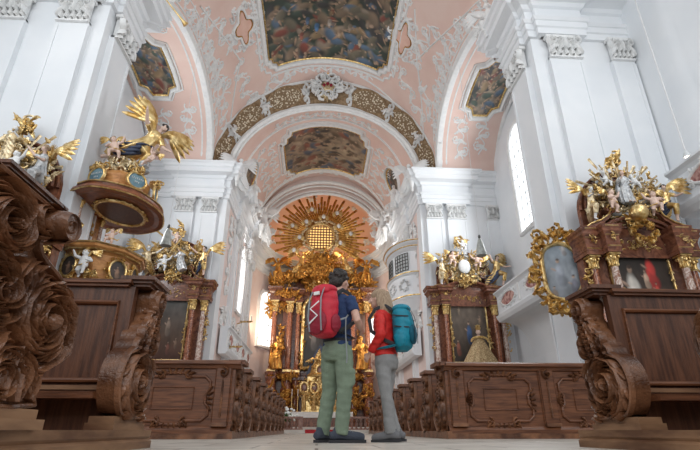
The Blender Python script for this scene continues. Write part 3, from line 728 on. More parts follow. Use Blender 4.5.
for rx, rz, yy, rr in ((4.95, 4.55, YA - .35, .14), (4.78, 4.3, YA - .2, .07), (4.35, 3.9, YA + .25, .13), (4.6, 4.0, YA, .05)):
    aa.tube([(XC + rx*cos(PI*i/60), yy, SPR + rz*sin(PI*i/60)) for i in range(61)], rr, 8)
aa.build('arch_moulding', 'stucco_white', cc)
aw = MB().grid(lambda u, v: (XC + lerp(4.35, 5.1, v)*cos(PI*u), YA + lerp(.3, -.1, v), SPR + lerp(3.9, 5.4, v)*sin(PI*u)), 60, 1)
aw.build('arch_face', 'pale_pink_plaster', cc)
def apse(t, z, h=0.0): return (XC + (5.0-h)*cos(t), YA + (6.1-h)*sin(t), z)
ap = MB().grid(lambda u, v: apse(PI*u, 12.9*v), 60, 12); awl = struct('wall_apse', ap, 'pale_pink_plaster', smooth=True)
def conch(t, f, h=0.0):
    r_ = cos(f); return (XC + (4.7-h)*cos(t)*r_, YA + .2 + (6.0-h)*sin(t)*r_, SPR + (5.3-h)*sin(f))
cn = MB().grid(lambda u, v: conch(PI*u, PI/2*v), 60, 24)
co = struct('ceiling_apse', cn, 'apse_plaster', smooth=True)
cl = MB(); rg = random.Random(9)
for i in range(60):
    t = rg.uniform(.2, PI-.2); f = rg.uniform(.12, 1.35)
    for q in range(4):
        p = conch(t + rg.uniform(-.07, .07), f + rg.uniform(-.035, .035), .03); cl.ell(p, (rg.uniform(.12, .24), .09, rg.uniform(.09, .15)), 8)
cl.build('stucco_cloud', 'stucco_white', co)
# apse window, left
gl = MB(); wt0, wt1 = PI - .78, PI - .38; rows = []
def wp(u, z, h): return apse(lerp(wt0, wt1, u), z, h)
gl.grid(lambda u, v: wp(u, 5.6 + v*(3.2 + 1.0*math.sqrt(max(0, 1-(2*u-1)**2))), .05), 16, 10); g = struct('window_5', gl, 'daylit_glass', smooth=True)
fr = MB(); out = [wp(0, 5.6, .08)] + [wp(i/16, 8.8 + 1.0*math.sqrt(max(0, 1-(2*i/16-1)**2)), .08) for i in range(17)] + [wp(1, 5.6, .08), wp(0, 5.6, .08)]
fr.tube(out, .14, 6); fr.build('window_frame', 'stucco_white', g)
mu = MB()
for u in (.33, .66): mu.tube([wp(u, 5.6, .1), wp(u, 9.7, .1)], .03, 4)
for k in range(1, 7): mu.tube([wp(i/6, 5.6 + k*.55, .1) for i in range(7)], .025, 4)
mu.build('window_bar', 'grey_plaster', g)
gl = MB().grid(lambda u, v: apse(lerp(.38, .78, u), 5.6 + v*(3.2 + 1.0*math.sqrt(max(0, 1-(2*u-1)**2))), .05), 16, 10); struct('window_6', gl, 'daylit_glass', smooth=True)

# ---------------------------------------------------------------- galleries
def gallery(n, X, s_, y0, y1, z0, z1, seed):
    """parapet along Y facing the nave; s_ = outward side"""
    mb = MB(); prof = [(0, 0), (-.45, 0), (-.55, -.12), (-.45, -.24), (-.10, -.32), (-.06, -.36)]
    h = z1 - z0
    sec = [(s_*.35, z0-.25), (0, z0-.25), (-s_*.10, z0-.12), (-s_*.14, z0), (-s_*.02, z0+.05), (0, z0+.14), (0, z1-.2), (-s_*.06, z1-.12), (-s_*.15, z1-.06), (-s_*.15, z1), (s_*.35, z1)]
    vs = [(X + a, y, z) for y in (y0, y1) for a, z in sec]; k = len(sec)
    mb.add(vs, [(i, (i+1) % k, k + (i+1) % k, k+i) for i in range(k)] + [tuple(range(k)), tuple(range(k, 2*k))])
    g = struct('trim_%d' % n, mb, 'white_plaster')
    m_ = flat_map((X - s_*.005, 0, 0), (0, 1, 0), (0, 0, 1), (-s_, 0, 0)); rg = random.Random(seed)
    st = MB(); L = y1-y0; c = max(1, int(L/2.0))
    for i in range(c):
        a, b = y0 + L*(i+.1)/c, y0 + L*(i+.9)/c; mid = (a+b)/2; zc = (z0+z1)/2; hw = (b-a)/2*.72; hh = h*.27
        ov = [(mid + hw*cos(2*PI*q/24)*(1 + .06*cos(8*PI*q/24)), zc + hh*sin(2*PI*q/24)) for q in range(24)]
        f = MB().add([m_(x, z, .02) for x, z in ov], [tuple(range(24))]); f.build('painted_field', 'cartouche_paint', g, smooth=False)
        st.ribbon(ov + ov[:1], .045, .06, m_)
        rocaille(st, m_, mid, zc, hw*1.1, hh*1.15, .09, .06, 10, rg)
        for e in (a - L*.05/c,): st.ribbon([(e, z0+.15), (e, z1-.2)], .07, .06, m_)
    st.build('gallery_stucco', 'stucco_white', g)
    # brackets below
    br = MB()
    for i in range(c+1):
        y = y0 + L*i/c
        br.prism([(0, z0-.25), (-s_*.0, z0-1.3), (s_*.35, z0-1.3), (s_*.35, z0-.25)], y-.12, y+.12, lambda a, b, d: (X + a + s_*.05, d, b))
    return g
gallery(2, -4.45, -1, 23.2, 31.6, 3.7, 4.75, 1); gallery(3, 4.65, 1, 23.2, 31.6, 3.7, 4.75, 2)
gallery(4, 7.9, 1, 12.4, 20.2, 4.7, 5.75, 3); gallery(5, 8.6, 1, 4.5, 9.7, 5.0, 5.95, 4)
# consoles under the right gallery: shell shaped coves
for X, s_, y0, y1, z in ((7.9, 1, 12.2, 20.2, 4.45),):
    mb = MB().grid(lambda u, v: (X + s_*(.3 + 1.0*sin(v*PI/2)), lerp(y0, y1, u), z - 1.5*(1 - cos(v*PI/2))), 2, 8); struct('trim_%d' % (7 if s_ > 0 else 8), mb, 'white_plaster', smooth=True)
# the bowed oratory on the right wall of the chancel
ob = MB(); oc = (5.1, 25.6)
def bow(t, r_, z): return (oc[0] - r_*sin(t), oc[1] - 2.3*r_/1.25*cos(t), z)
prof = [(.2, 4.9), (.6, 5.3), (1.0, 5.8), (1.25, 6.3), (1.32, 6.4), (1.32, 6.55), (1.2, 6.6), (1.2, 7.6), (1.3, 7.66), (1.3, 7.8), (1.12, 7.85), (1.12, 9.0), (1.3, 9.1), (1.3, 9.25), (1.42, 9.35), (1.42, 9.5), (.2, 9.9)]
ob.grid(lambda u, v: bow(PI*u, *prof[min(len(prof)-1, int(round(v*(len(prof)-1))))]), 24, len(prof)-1)
orat = struct('trim_9', ob, 'white_plaster')
q = MB()
for z, r_ in ((6.48, 1.34), (7.73, 1.32), (9.18, 1.33), (9.43, 1.45)): q.tube([bow(PI*i/24, r_, z) for i in range(25)], .035, 5)
q.build('gilt_moulding', 'gold', orat)
for k in range(3):
    t0, t1 = PI*(.13 + .27*k), PI*(.13 + .27*k + .2)
    q = MB().grid(lambda u, v: bow(lerp(t0, t1, u), 1.14, 7.95 + .95*v), 4, 1); q.build('oratory_window', 'grey_plaster', orat)
    q = MB()
    for i in range(6): q.tube([bow(lerp(t0, t1, i/5), 1.17, 7.95), bow(lerp(t0, t1, i/5), 1.17, 8.9)], .02, 4)
    for i in range(6): q.tube([bow(lerp(t0, t1, j/4), 1.17, 7.95 + .19*i) for j in range(5)], .02, 4)
    q.build('lattice', 'iron', orat)
q = MB(); rg = random.Random(77)
for k in range(4): rocaille(q, lambda a, b, h: bow(PI*(.2 + .2*k) + a/1.3, 1.22 + h, 7.1 + b), 0, 0, .22, .25, .09, .05, 8, rg)
q.build('oratory_stucco', 'stucco_white', orat)
# ================================================================ pews
END_A = [(0, 0), (.45, 0), (.52, .05), (.57, .12), (.60, .22), (.59, .32), (.54, .41), (.47, .46), (.42, .48), (.42, .53), (.37, .56), (.37, .61), (.33, .64), (.32, .69), (.27, .71),
         (.26, .76), (.22, .79), (.21, .83), (.23, .87), (.25, .92), (.23, .97), (.16, 1.0), (0, 1.0)]
END_B = [(0, 0), (.63, 0), (.61, .05), (.55, .09), (.54, .17), (.60, .205), (.71, .24), (.785, .30), (.81, .38), (.80, .47), (.75, .56), (.67, .63), (.57, .69), (.48, .715), (.40, .74), (.36, .79), (.37, .85),
         (.47, .88), (.53, .92), (.53, .97), (.48, 1.0), (0, 1.0)]
def smooth_poly(p, keep=2, it=2):
    for _ in range(it):
        out = []
        n = len(p)
        for i in range(n):
            a, b = p[i], p[(i+1) % n]
            if i in (0, n-1) or i == n-2: out.append(a); continue
            out += [a, ((a[0]+b[0])/2, (a[1]+b[1])/2)]
        q = [out[0]]
        for i in range(1, len(out)-1): q.append(((out[i-1][0] + 2*out[i][0] + out[i+1][0])/4, (out[i-1][1] + 2*out[i][1] + out[i+1][1])/4))
        q.append(out[-1]); q[0] = p[0]; q[-1] = p[-1]; p = q
    return p
def end_board(kind, H, detail=1.0):
    """board in the local YZ plane: straight edge at y=0, bulge towards -y, thickness x -.11..0, carving on +x"""
    poly = END_A if kind == 'A' else END_B; P_ = [(a, b*H) for a, b in poly]
    b = MB(); pp = smooth_poly(P_, it=1); b.prism(pp, -.11, 0, lambda a, c, d: (d, -a, c))
    c = MB(); m_ = lambda a, q, h: (h, -a, q); rg = random.Random(4 if kind == 'A' else 8); w_ = .020
    edge = dense(pp, .05, False); c.ribbon(edge, .018, .035, m_)
    inner = [(x*.97 + .01, z*.985 + .008*H) for x, z in pp]
    if kind == 'A':
        ce = [(.31, .24*H, .30, 1), (.16, .90*H, .12, 1), (.13, .62*H, .16, -1), (.30, .60*H, .12, 1)]
        flow_fill(c, m_, inner, ce, .036, .050, rg)
        scroll(c, m_, .31, .25*H, .25, -PI/2, 1.9, 1, .017, .085, 9, rg); scroll(c, m_, .15, .90*H, .10, -PI/2, 1.8, 1, .015, .085, 4, rg)
        c.ell(m_(.31, .25*H, .04), (.05, .035, .035), 8)
        for k in range(6):
            z = (.49 + .062*k)*H; xw = lerp(.38, .22, k/5); c.ell(m_(xw, z, .0), (.05, .030, .026), 8); scroll(c, m_, xw*.62, z, .06, PI, 1.3, -1, .011, .07, 4, rg)
    else:
        ce = [(.52, .43*H, .30, 1), (.18, .48*H, .22, -1), (.33, .12*H, .3, 1), (.36, .93*H, .14, 1), (.14, .80*H, .16, -1)]
        flow_fill(c, m_, inner, ce, .044, .062, rg)
        scroll(c, m_, .53, .43*H, .26, -PI*.6, 2.0, 1, .017, .075, 10, rg); scroll(c, m_, .20, .50*H, .18, 0, 1.6, -1, .014, .065, 7, rg)
        scroll(c, m_, .16, .80*H, .13, PI/2, 1.5, -1, .013, .065, 6, rg); c.ell(m_(.53, .43*H, .05), (.06, .045, .045), 8)
        for k in range(5): acanthus(c, m_, .10 + .09*k, .03*H, PI/2 - .5 + .12*k, .26, .07, .055, -.8 + .2*k, 5, rg)
        v_ = MB(); pts = spiral(.42, .925*H, .085, -PI/2, 1.9, 1, 30, .1); c.ribbon(pts, [.022*(1 - .5*i/30) for i in range(31)], .11, m_)
        b.tube([(-.16, -.44, .925*H), (.10, -.44, .925*H)], .075, 14)
    return b.data('end_board', 'carved_wood'), c.data('carving', 'carved_wood')
EA, EB = end_board('A', 1.0), end_board('B', 1.0)
def put_end(par, kind, x, y, z, H, side, facing, wy=1.0):
    """side -1: the board stands left of the aisle (carving to +x); facing +1: bulge towards -y"""
    d = EA if kind == 'A' else EB
    s = (1 if side < 0 else -1, facing*wy, H)
    e = link('bench_end', d[0], par, loc=(x, y, z), scale=s); link('carving', d[1], e)
    return e
def front_panel(par, x0, x1, y, z0, z1, side, ornate=True, n=2, edge=None):
    """boarded back of a pew block facing -y with framed fields"""
    a, b = min(x0, x1), max(x0, x1); mb = MB().box(a, y, z0, b, y + .07, z1); pn = mb.build('back_panel', 'pew_wood', par, smooth=False)
    mo = MB(); car = MB(); m_ = flat_map((0, y - .0, 0), (1, 0, 0), (0, 0, 1), (0, -1, 0)); rg = random.Random(3)
    L = b - a; H = z1 - z0
    starts = [a + L*i/n for i in range(n)]
    for s0 in starts:
        c0, c1 = s0 + .30, s0 + L/n - .06
        if side > 0: c0, c1 = s0 + .34, s0 + L/n - .10
        else: c0, c1 = s0 + .10, s0 + L/n - .34
        zc = z0 + H*.47; hh = H*.30; xm = (c0+c1)/2; hw = (c1-c0)/2
        o1 = [(c0 + .08, zc-hh), (xm-.2, zc-hh), (xm-.12, zc-hh-.05), (xm+.12, zc-hh-.05), (xm+.2, zc-hh), (c1-.08, zc-hh), (c1, zc-hh+.07), (c1, zc-.12), (c1-.05, zc-.06), (c1-.05, zc+.06), (c1, zc+.12), (c1, zc+hh-.07), (c1-.08, zc+hh),
              (xm+.2, zc+hh), (xm+.12, zc+hh+.05), (xm-.12, zc+hh+.05), (xm-.2, zc+hh), (c0+.08, zc+hh), (c0, zc+hh-.07), (c0, zc+.12), (c0+.05, zc+.06), (c0+.05, zc-.06), (c0, zc-.12), (c0, zc-hh+.07)]
        mo.ribbon(o1 + o1[:1], .024, .035, m_)
        o2 = [(c0+.22, zc-hh*.5), (c1-.22, zc-hh*.5), (c1-.22, zc+hh*.5), (c0+.22, zc+hh*.5)]; mo.ribbon(o2 + o2[:1], .010, .018, m_)
        for zz, up in ((zc+hh, 1), (zc-hh, -1)):
            for k in range(-3, 4): acanthus(car, m_, xm + k*.065, zz + up*.03, PI/2*up + (-k*.32*up), .10, .06, .055, -k*.3, 3, rg)
            for sd in (-1, 1): scroll(car, m_, xm + sd*.20, zz + up*.02, .065, PI/2, 1.2, sd, .016, .055, 4, rg)
        for xx, dr in ((c1 - .02, 1), (c0 + .02, -1)):
            for k in range(-2, 3): acanthus(car, m_, xx, zc + k*.05, (0 if dr > 0 else PI) + k*.4, .09, .05, .05, 0, 3, rg)
        # pilaster strips with carving
        ps = s0 + .16 if side > 0 else s0 + L/n - .16
        mo.ribbon([(ps - .11, z0 + .12), (ps - .11, z1 - .1)], .012, .03, m_); mo.ribbon([(ps + .11, z0 + .12), (ps + .11, z1 - .1)], .012, .03, m_)
        q = MB().box(ps - .10, y - .035, z0 + .1, ps + .10, y + .01, z1 - .06); q.build('pilaster_strip', 'pew_wood', par, smooth=False)
        m2 = flat_map((0, y - .035, 0), (1, 0, 0), (0, 0, 1), (0, -1, 0))
        for k in range(9): acanthus(car, m2, ps, z0 + H*.22 + k*H*.055, PI/2, .07, .045, .03, rg.uniform(-.3, .3), 3, rg)
        scroll(car, m2, ps, z1 - H*.17, .07, PI/2, 1.3, side, .018, .08, 3, rg)
        car.box(ps - .11, y - .07, z0 + .09, ps + .11, y, z0 + .14)
    mo.build('panel_moulding', 'pew_wood', pn); car.build('carving', 'carved_wood', pn)
    rl = MB()
    rl.prism([(y + .12, z1), (y - .07, z1), (y - .11, z1 - .02), (y - .11, z1 - .055), (y - .06, z1 - .07), (y - .04, z1 - .11), (y, z1 - .12), (y + .12, z1 - .12)], a - .02, b + .08 if side < 0 else b, lambda p, q, d: (d, p, q))
    if side > 0: rl.box(a - .08, y - .11, z1 - .05, a, y + .12, z1)
    rl.prism([(y + .1, z0), (y - .05, z0), (y - .05, z0 + .05), (y - .02, z0 + .09), (y, z0 + .10), (y + .1, z0 + .10)], a, b, lambda p, q, d: (d, p, q))
    rl.build('rail', 'pew_wood', par, smooth=False)
    return pn
names = {-1: 'left', 1: 'right'}
XA = {-1: -1.22, 1: 1.90}
for s_ in (-1, 1):
    X = XA[s_]; nm = names[s_]; xo = X + s_*5.4
    XP = -1.215 if s_ < 0 else 2.0
    pl = MB().box(min(XP, xo), 1.0, 0, max(XP, xo), 3.74, .085)
    pl.prism([(.0, .0), (.04, .0), (.04, .045), (.02, .06), (.03, .075), (.03, .115), (0, .115)], 1.0, 3.76, lambda a, b, d: (XP - s_*a, d, b))
    pf = struct('floor_%s_near_platform' % nm, pl, 'worn_wood')
    q = MB().box(min(XP, xo), 1.0, .085, max(XP, xo), 3.75, .115); q.build('platform_board', 'worn_wood', pf, smooth=False)
    # desk
    t = thing('prayer_desk', 'tall carved prayer desk closing the near %s pews, seen from inside' % nm, 'pew', (X + (0 if s_ < 0 else .09), 3.62 if s_ < 0 else 3.52, .115), scale=(1, 1, .985 if s_ < 0 else .955))
    put_end(t, 'A', 0, 0, .075, .885, s_, 1, .93 if s_ < 0 else .86)
    q = MB().box(-.15 if s_ < 0 else -.02, -.52, 0, .02 if s_ < 0 else .15, .02, .04); q.box(-.14 if s_ < 0 else -.01, -.50, .04, .01 if s_ < 0 else .14, 0, .078); q.build('base', 'worn_wood', t, smooth=False)
    D = s_
    def bx(mb, x0, y0, z0, x1, y1, z1): return mb.box(min(D*x0, D*x1), y0, z0, max(D*x0, D*x1), y1, z1)
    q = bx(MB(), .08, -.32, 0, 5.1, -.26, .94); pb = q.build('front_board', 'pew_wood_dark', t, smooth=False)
    mo = MB(); m_ = flat_map((0, -.32, 0), (D, 0, 0), (0, 0, 1), (0, -1, 0))
    for x0 in (.17, 2.75): o_ = [(x0, .30), (x0 + 2.3, .30), (x0 + 2.3, .82), (x0, .82)]; mo.ribbon(o_ + o_[:1], .02, .03, m_)
    mo.build('panel_moulding', 'pew_wood', pb, smooth=False)
    q = bx(MB(), .1, -.37, .955, 5.1, .05, .98); bx(q, .12, -.35, .935, 5.1, -.31, .955); q.build('top_ledge', 'pew_wood', t, smooth=False)
    q = MB()
    for z, e in ((.945, .0), (.965, .02), (.985, .04)): q.box(-.14-e if s_ < 0 else -.01-e, -.31-e*1.2, z, .01+e if s_ < 0 else .14+e, .02, z + .027)
    q.build('cap', 'pew_wood_dark', t, smooth=False)
    q = bx(MB(), .11, -.58, .175, 5.1, -.32, .215); q.build('kneeler', 'pew_wood', t, smooth=False)
    q = bx(MB(), .11, -.42, .235, 5.1, -.36, .262); q.build('kneeler_edge', 'worn_wood', t, smooth=False)
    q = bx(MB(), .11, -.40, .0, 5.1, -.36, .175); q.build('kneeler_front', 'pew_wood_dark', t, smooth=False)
    # near pew, mostly its end
    t = thing('church_pew', 'near %s pew, its big scroll-carved end board %s' % (nm, 'filling the left edge of the picture' if s_ < 0 else 'just entering at the right edge'), 'pew', (X + (.02 if s_ < 0 else .07), 1.55, .115))
    e = put_end(t, 'B', 0, 0, .075, .81, s_, -1)
    q = MB().box(-.17 if s_ < 0 else -.05, -.02, 0, .05 if s_ < 0 else .17, .68, .04); q.box(-.15 if s_ < 0 else -.03, 0, .04, .03 if s_ < 0 else .15, .65, .078); q.build('base', 'worn_wood', t, smooth=False)
    q = MB()
    for z, e_ in ((.885, .0), (.897, .01), (.909, .02), (.921, .03)): q.box(-.16-e_ if s_ < 0 else -.0-e_, .08-e_, z, .0+e_ if s_ < 0 else .16+e_, .46 + e_, z + .014)
    q.build('cap', 'pew_wood_dark', t, smooth=False)
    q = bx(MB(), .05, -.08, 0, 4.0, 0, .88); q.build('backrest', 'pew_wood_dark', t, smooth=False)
    q = bx(MB(), .11, 0, .40, 4.0, .40, .44); q.build('seat', 'pew_wood', t, smooth=False)
    # second block
    X2 = -1.2 if s_ < 0 else 1.88; LB = 4.0 if s_ < 0 else 3.4; xo = X2 + s_*(LB + .1)
    pl = MB().box(min(X2 - s_*.04, xo), 7.12, 0, max(X2 - s_*.04, xo), 18.3, .07); pl.prism([(0, .07), (.0, .10), (-.06, .10), (-.06, .07)], 7.12, 18.3, lambda a, b, d: (X2 - s_*(a + .04), d, b))
    struct('floor_%s_far_platform' % nm, pl, 'carved_wood')
    t = thing('church_pew', 'rearmost pew of the far %s block, its ornamented back panel facing us' % nm, 'pew', (0, 0, 0))
    front_panel(t, X2, X2 + s_*(4.35 if s_ < 0 else 4.1), 7.2, .07, 1.045, -1 if s_ < 0 else 1, n=3)
    q = MB().box(min(X2 + s_*.1, X2 + s_*LB), 7.3, .45, max(X2 + s_*.1, X2 + s_*LB), 7.65, .49); q.build('seat', 'pew_wood', t, smooth=False)
    put_end(t, 'A', X2, 7.32, .10, .90, s_, -1)
    q = MB().box(X2 - .12, 7.2, 1.0, X2 + .12, 7.62, 1.06); q.build('cap', 'pew_wood', t, smooth=False)
ordn = ['second', 'third', 'fourth', 'fifth', 'sixth', 'seventh', 'eighth', 'ninth']
bk = {}
for s_ in (-1, 1):
    X2 = -1.2 if s_ < 0 else 1.88
    LB = 4.0 if s_ < 0 else 3.4
    def B(x0, y0, z0, x1, y1, z1): return MB().box(min(s_*x0, s_*x1), y0, z0, max(s_*x0, s_*x1), y1, z1)
    parts = [('backrest', B(.06, -.03, 0, LB - .1, .03, .93).data('backrest', 'pew_wood', False)), ('seat', B(.08, .03, .38, LB - .1, .38, .42).data('seat', 'pew_wood', False)),
             ('cap', B(-.07, -.08, .93, .20, .34, .985).data('cap', 'pew_wood', False)), ('kneeler', B(.1, .55, .0, LB - .1, .75, .12).data('kneeler', 'pew_wood_dark', False))]
    for k in range(8):
        t = thing('church_pew', '%s pew from the near end of the far %s block, scroll-carved aisle end' % (ordn[k], names[s_]), 'pew', (X2, 8.35 + 1.3*k, .07), group='pews of the far %s block' % names[s_])
        for n_, d in parts: link(n_, d, t)
        put_end(t, 'A', 0, 0, .02, .92, s_, -1)

# ---------------------------------------------------------------- communion rail, steps, carpet, flowers
q = MB().box(-5.0, 19.4, 0, 5.2, 33.2, .12); q.box(-4.9, 28, .12, 5.1, 33.2, .27); struct('floor_chancel', q, 'step_marble')
t = thing('communion_rail', 'reddish marble communion rail with turned balusters across the chancel', 'railing', (0.1, 20.0, .12))
bal = MB().lathe([(.055, 0), (.055, .03), (.03, .05), (.05, .12), (.055, .17), (.025, .25), (.04, .31), (.05, .33), (.05, .36)], 8).data('baluster', 'rail_marble')
for a, b in ((-4.9, -.75), (.75, 4.9)):
    n = int((b - a)/.17)
    for i in range(n+1):
        if i % 8 == 0: q = MB().box(-.08, -.08, 0, .08, .08, .36); link('post', q.data('post', 'rail_marble', False), t, loc=(a + (b-a)*i/n, 0, .05))
        else: link('baluster', bal, t, loc=(a + (b-a)*i/n, 0, .05))
    MB().box(a - .1, -.11, .41, b + .1, .11, .48).build('top_rail', 'rail_marble', t, smooth=False)
    MB().box(a - .1, -.11, 0, b + .1, .11, .05).build('bottom_rail', 'rail_marble', t, smooth=False)
q = MB().box(-.45, 19.385, 0, 1.05, 19.4, .125); q.box(-.45, 19.385, .12, 1.05, 19.85, .132)
tag(q.build('carpet_runner', 'red_carpet', smooth=False), 'red carpet running up the step between the two halves of the marble rail', 'carpet')
def bouquet(x, y, z, label, s=1.0):
    t = thing('flower_arrangement', label, 'flowers', (x, y, z), scale=s); rg = random.Random(int(x*10) + 50)
    MB().lathe([(.12, 0), (.2, .08), (.22, .2), (.16, .3)], 12).build('bowl', 'brown_marble', t)
    lf = MB(); fw = MB()
    for i in range(60):
        a, e = rg.random()*6.3, rg.uniform(.1, 1.5); r_ = rg.uniform(.25, .5); d = Vector((cos(a)*cos(e), sin(a)*cos(e)*.7, sin(e)))
        p = Vector((0, 0, .28)) + d*r_; lf.tube([Vector((0, 0, .28)), p*.7 + Vector((0, 0, .08)), p], [.01, .035, .004], 4, .3)
    for i in range(26):
        a, e = rg.random()*6.3, rg.uniform(.1, 1.5); r_ = rg.uniform(.3, .55); d = Vector((cos(a)*cos(e), sin(a)*cos(e)*.7, sin(e)))
        fw.ell(Vector((0, 0, .28)) + d*r_, (.06, .06, .05), 6)
    lf.build('foliage', 'leaf_green', t); fw.build('blossoms', 'petal_white', t)
bouquet(-1.25, 20.7, .12, 'white flowers with green leaves behind the left half of the rail', 1.0)
bouquet(-1.95, 20.8, .12, 'second white bouquet, left of the first, behind the rail', .9)
def candlestick(x, y, z, h, label):
    t = thing('candlestick', label, 'candlestick', (x, y, z), group='candlesticks on the high altar')
    MB().lathe([(.12, 0), (.12, .03), (.04, .08), (.05, .18), (.025, .25), (.04, .5*h), (.02, .6*h), (.07, h)], 10).build('stem', 'gold', t)
    MB().lathe([(.022, 0), (.022, .45), (.004, .47)], 8, (0, 0, h)).build('candle', 'linen', t)
# ================================================================ carved figures
def limb(mb, pts, r, n=8): mb.tube(pts, r, n)
def head(mb, c, s, n=12, face=True):
    c = Vector(c); mb.ell(c, (s*.78, s*.90, s), n)
    if face:
        mb.ell(c + Vector((0, -s*.86, -s*.08)), (s*.14, s*.22, s*.22), 6); mb.ell(c + Vector((0, -s*.62, -s*.62)), (s*.34, s*.28, s*.26), 6)
        for k in (-1, 1): mb.ell(c + Vector((k*s*.76, 0, -.05*s)), (s*.12, s*.2, s*.25), 6); mb.ell(c + Vector((k*s*.36, -s*.66, -s*.28)), (s*.26, s*.2, s*.24), 6)
def hand(mb, c, d, s):
    c = Vector(c); d = Vector(d).normalized(); o = d.orthogonal().normalized()
    mb.tube([c - d*s*.3, c + d*s*.6], [s*.34, s*.42], 6, .6, up=d.cross(o))
    for k in range(4): b = c + d*s*.5 + o*s*.22*(k-1.5); mb.tube([b, b + d*s*(.55 - .08*abs(k-1.5)), b + d*s*.95*(1 - .08*abs(k-1.3)) - d.cross(o)*s*.2], [s*.13, s*.12, s*.07], 5)
    mb.tube([c + o*s*.35, c + o*s*.65 + d*s*.55], [s*.14, s*.09], 5)
def folds_robe(mb, rings, nf=9, amp=.16, n=40, seed=0, tw=.6):
    """rings (cx, cy, z, rx, ry)"""
    rg = random.Random(seed); ph = rg.random()*6; vs = []; fs = []
    m_ = len(rings)
    for j, (cx, cy, z, rx, ry) in enumerate(rings):
        k = 1 - j/(m_-1)
        for i in range(n):
            a = 2*PI*i/n; f = 1 + amp*k*(sin(nf*a + ph + tw*j*.5) + .5*sin(2.3*nf*a + 1.3*ph - tw*j*.7))
            vs.append((cx + rx*f*cos(a), cy + ry*f*sin(a), z))
    for j in range(m_-1):
        for i in range(n): fs.append((j*n+i, j*n+(i+1) % n, (j+1)*n+(i+1) % n, (j+1)*n+i))
    fs.append(tuple(range(n))[::-1]); fs.append(tuple(range((m_-1)*n, m_*n))); mb.add(vs, fs)
def wing(sd, L=.62, n=9):
    mb = MB(); base = Vector((sd*.05, .10, .78))
    for row, (k0, sc, wd, off) in enumerate(((0, 1.0, .045, 0), (0, .66, .042, .012), (0, .38, .036, .024))):
        for i in range(n):
            t = i/(n-1); a = lerp(1.75, .05, t)      # angle of feather, from straight up to outwards
            st = base + Vector((sd*(.02 + .17*t), off*1.0, .20*sin(PI*t*.8) - .02*t)) if row == 0 else base + Vector((sd*(.02 + .15*t), -off*1.3, .17*sin(PI*t*.8)))
            l = L*sc*(1 - .30*abs(t-.45)); d = Vector((sd*cos(a - .55)*1.0, .25, sin(a - .35)))
            p1 = st + d*l*.55; p2 = st + d*l + Vector((sd*.03, .03, -.05*l))
            mb.tube([st, st.lerp(p1, .5), p1, p1.lerp(p2, .6), p2], [.014, wd*.8, wd, wd*.85, .008], 6, .30, up=(0, 1, 0))
    mb.tube([base, base + Vector((sd*.08, 0, .13)), base + Vector((sd*.18, 0, .15))], [.045, .05, .025], 7)
    return mb
def fig_saint(v):
    b, r = MB(), MB(); rg = random.Random(v); s_ = -1 if v % 2 else 1
    folds_robe(r, [(0, 0, 0, .15, .12), (.01*s_, 0, .12, .155, .125), (.02*s_, 0, .3, .14, .115), (.025*s_, 0, .45, .13, .105), (.01*s_, 0, .58, .105, .085), (0, 0, .68, .12, .085), (0, 0, .77, .125, .08), (0, 0, .82, .07, .06)], 7, .17, seed=v)
    for q in range(4): z = .62 - q*.09; r.tube([(-.13*s_, .02, z + .12), (0, -.11, z), (.12*s_, -.06, z - .14), (.14*s_, .05, z - .2)], [.03, .035, .035, .02], 6)
    r.tube([(.11*s_, .06, .76), (.19*s_, .08, .5), (.21*s_, .05, .2), (.17*s_, .04, .03)], [.05, .07, .08, .05], 8, .5)
    el = (s_*.22, -.05, .63) if v % 3 else (s_*.24, -.02, .80); hn = (s_*.16, -.20, .70) if v % 3 else (s_*.30, -.08, .98)
    r.tube([(s_*.11, 0, .76), el, tuple(lerp(el[i], hn[i], .6) for i in range(3))], [.05, .048, .05], 8)
    h2 = (-s_*.05, -.17, .60) if v % 2 else (-s_*.30, -.12, .62)
    e2 = (-s_*.20, -.03, .60); r.tube([(-s_*.11, 0, .76), e2, tuple(lerp(e2[i], h2[i], .6) for i in range(3))], [.05, .046, .05], 8)
    for e, h in ((el, hn), (e2, h2)): limb(b, [tuple(lerp(e[i], h[i], .4) for i in range(3)), h], [.026, .02]); hand(b, h, tuple(h[i]-e[i] for i in range(3)), .045)
    limb(b, [(0, 0, .78), (0, -.01, .88)], [.04, .032]); head(b, (.01*s_, -.02, .93), .065)
    h = MB().ell((.01*s_, .01, .955), (.062, .068, .055), 10); h.ell((.01*s_, .045, .91), (.05, .035, .06), 8)
    if v % 2 == 0: h.tube([(.01*s_, -.07, .885), (.01*s_, -.09, .83)], [.035, .01], 7)
    for k in (-.05, .07): limb(b, [(k, -.09, .03), (k*1.1, -.17, .012)], [.028, .022])
    return {'body': (b, .012), 'robe': (r, .013), 'hair': (h, .012)}
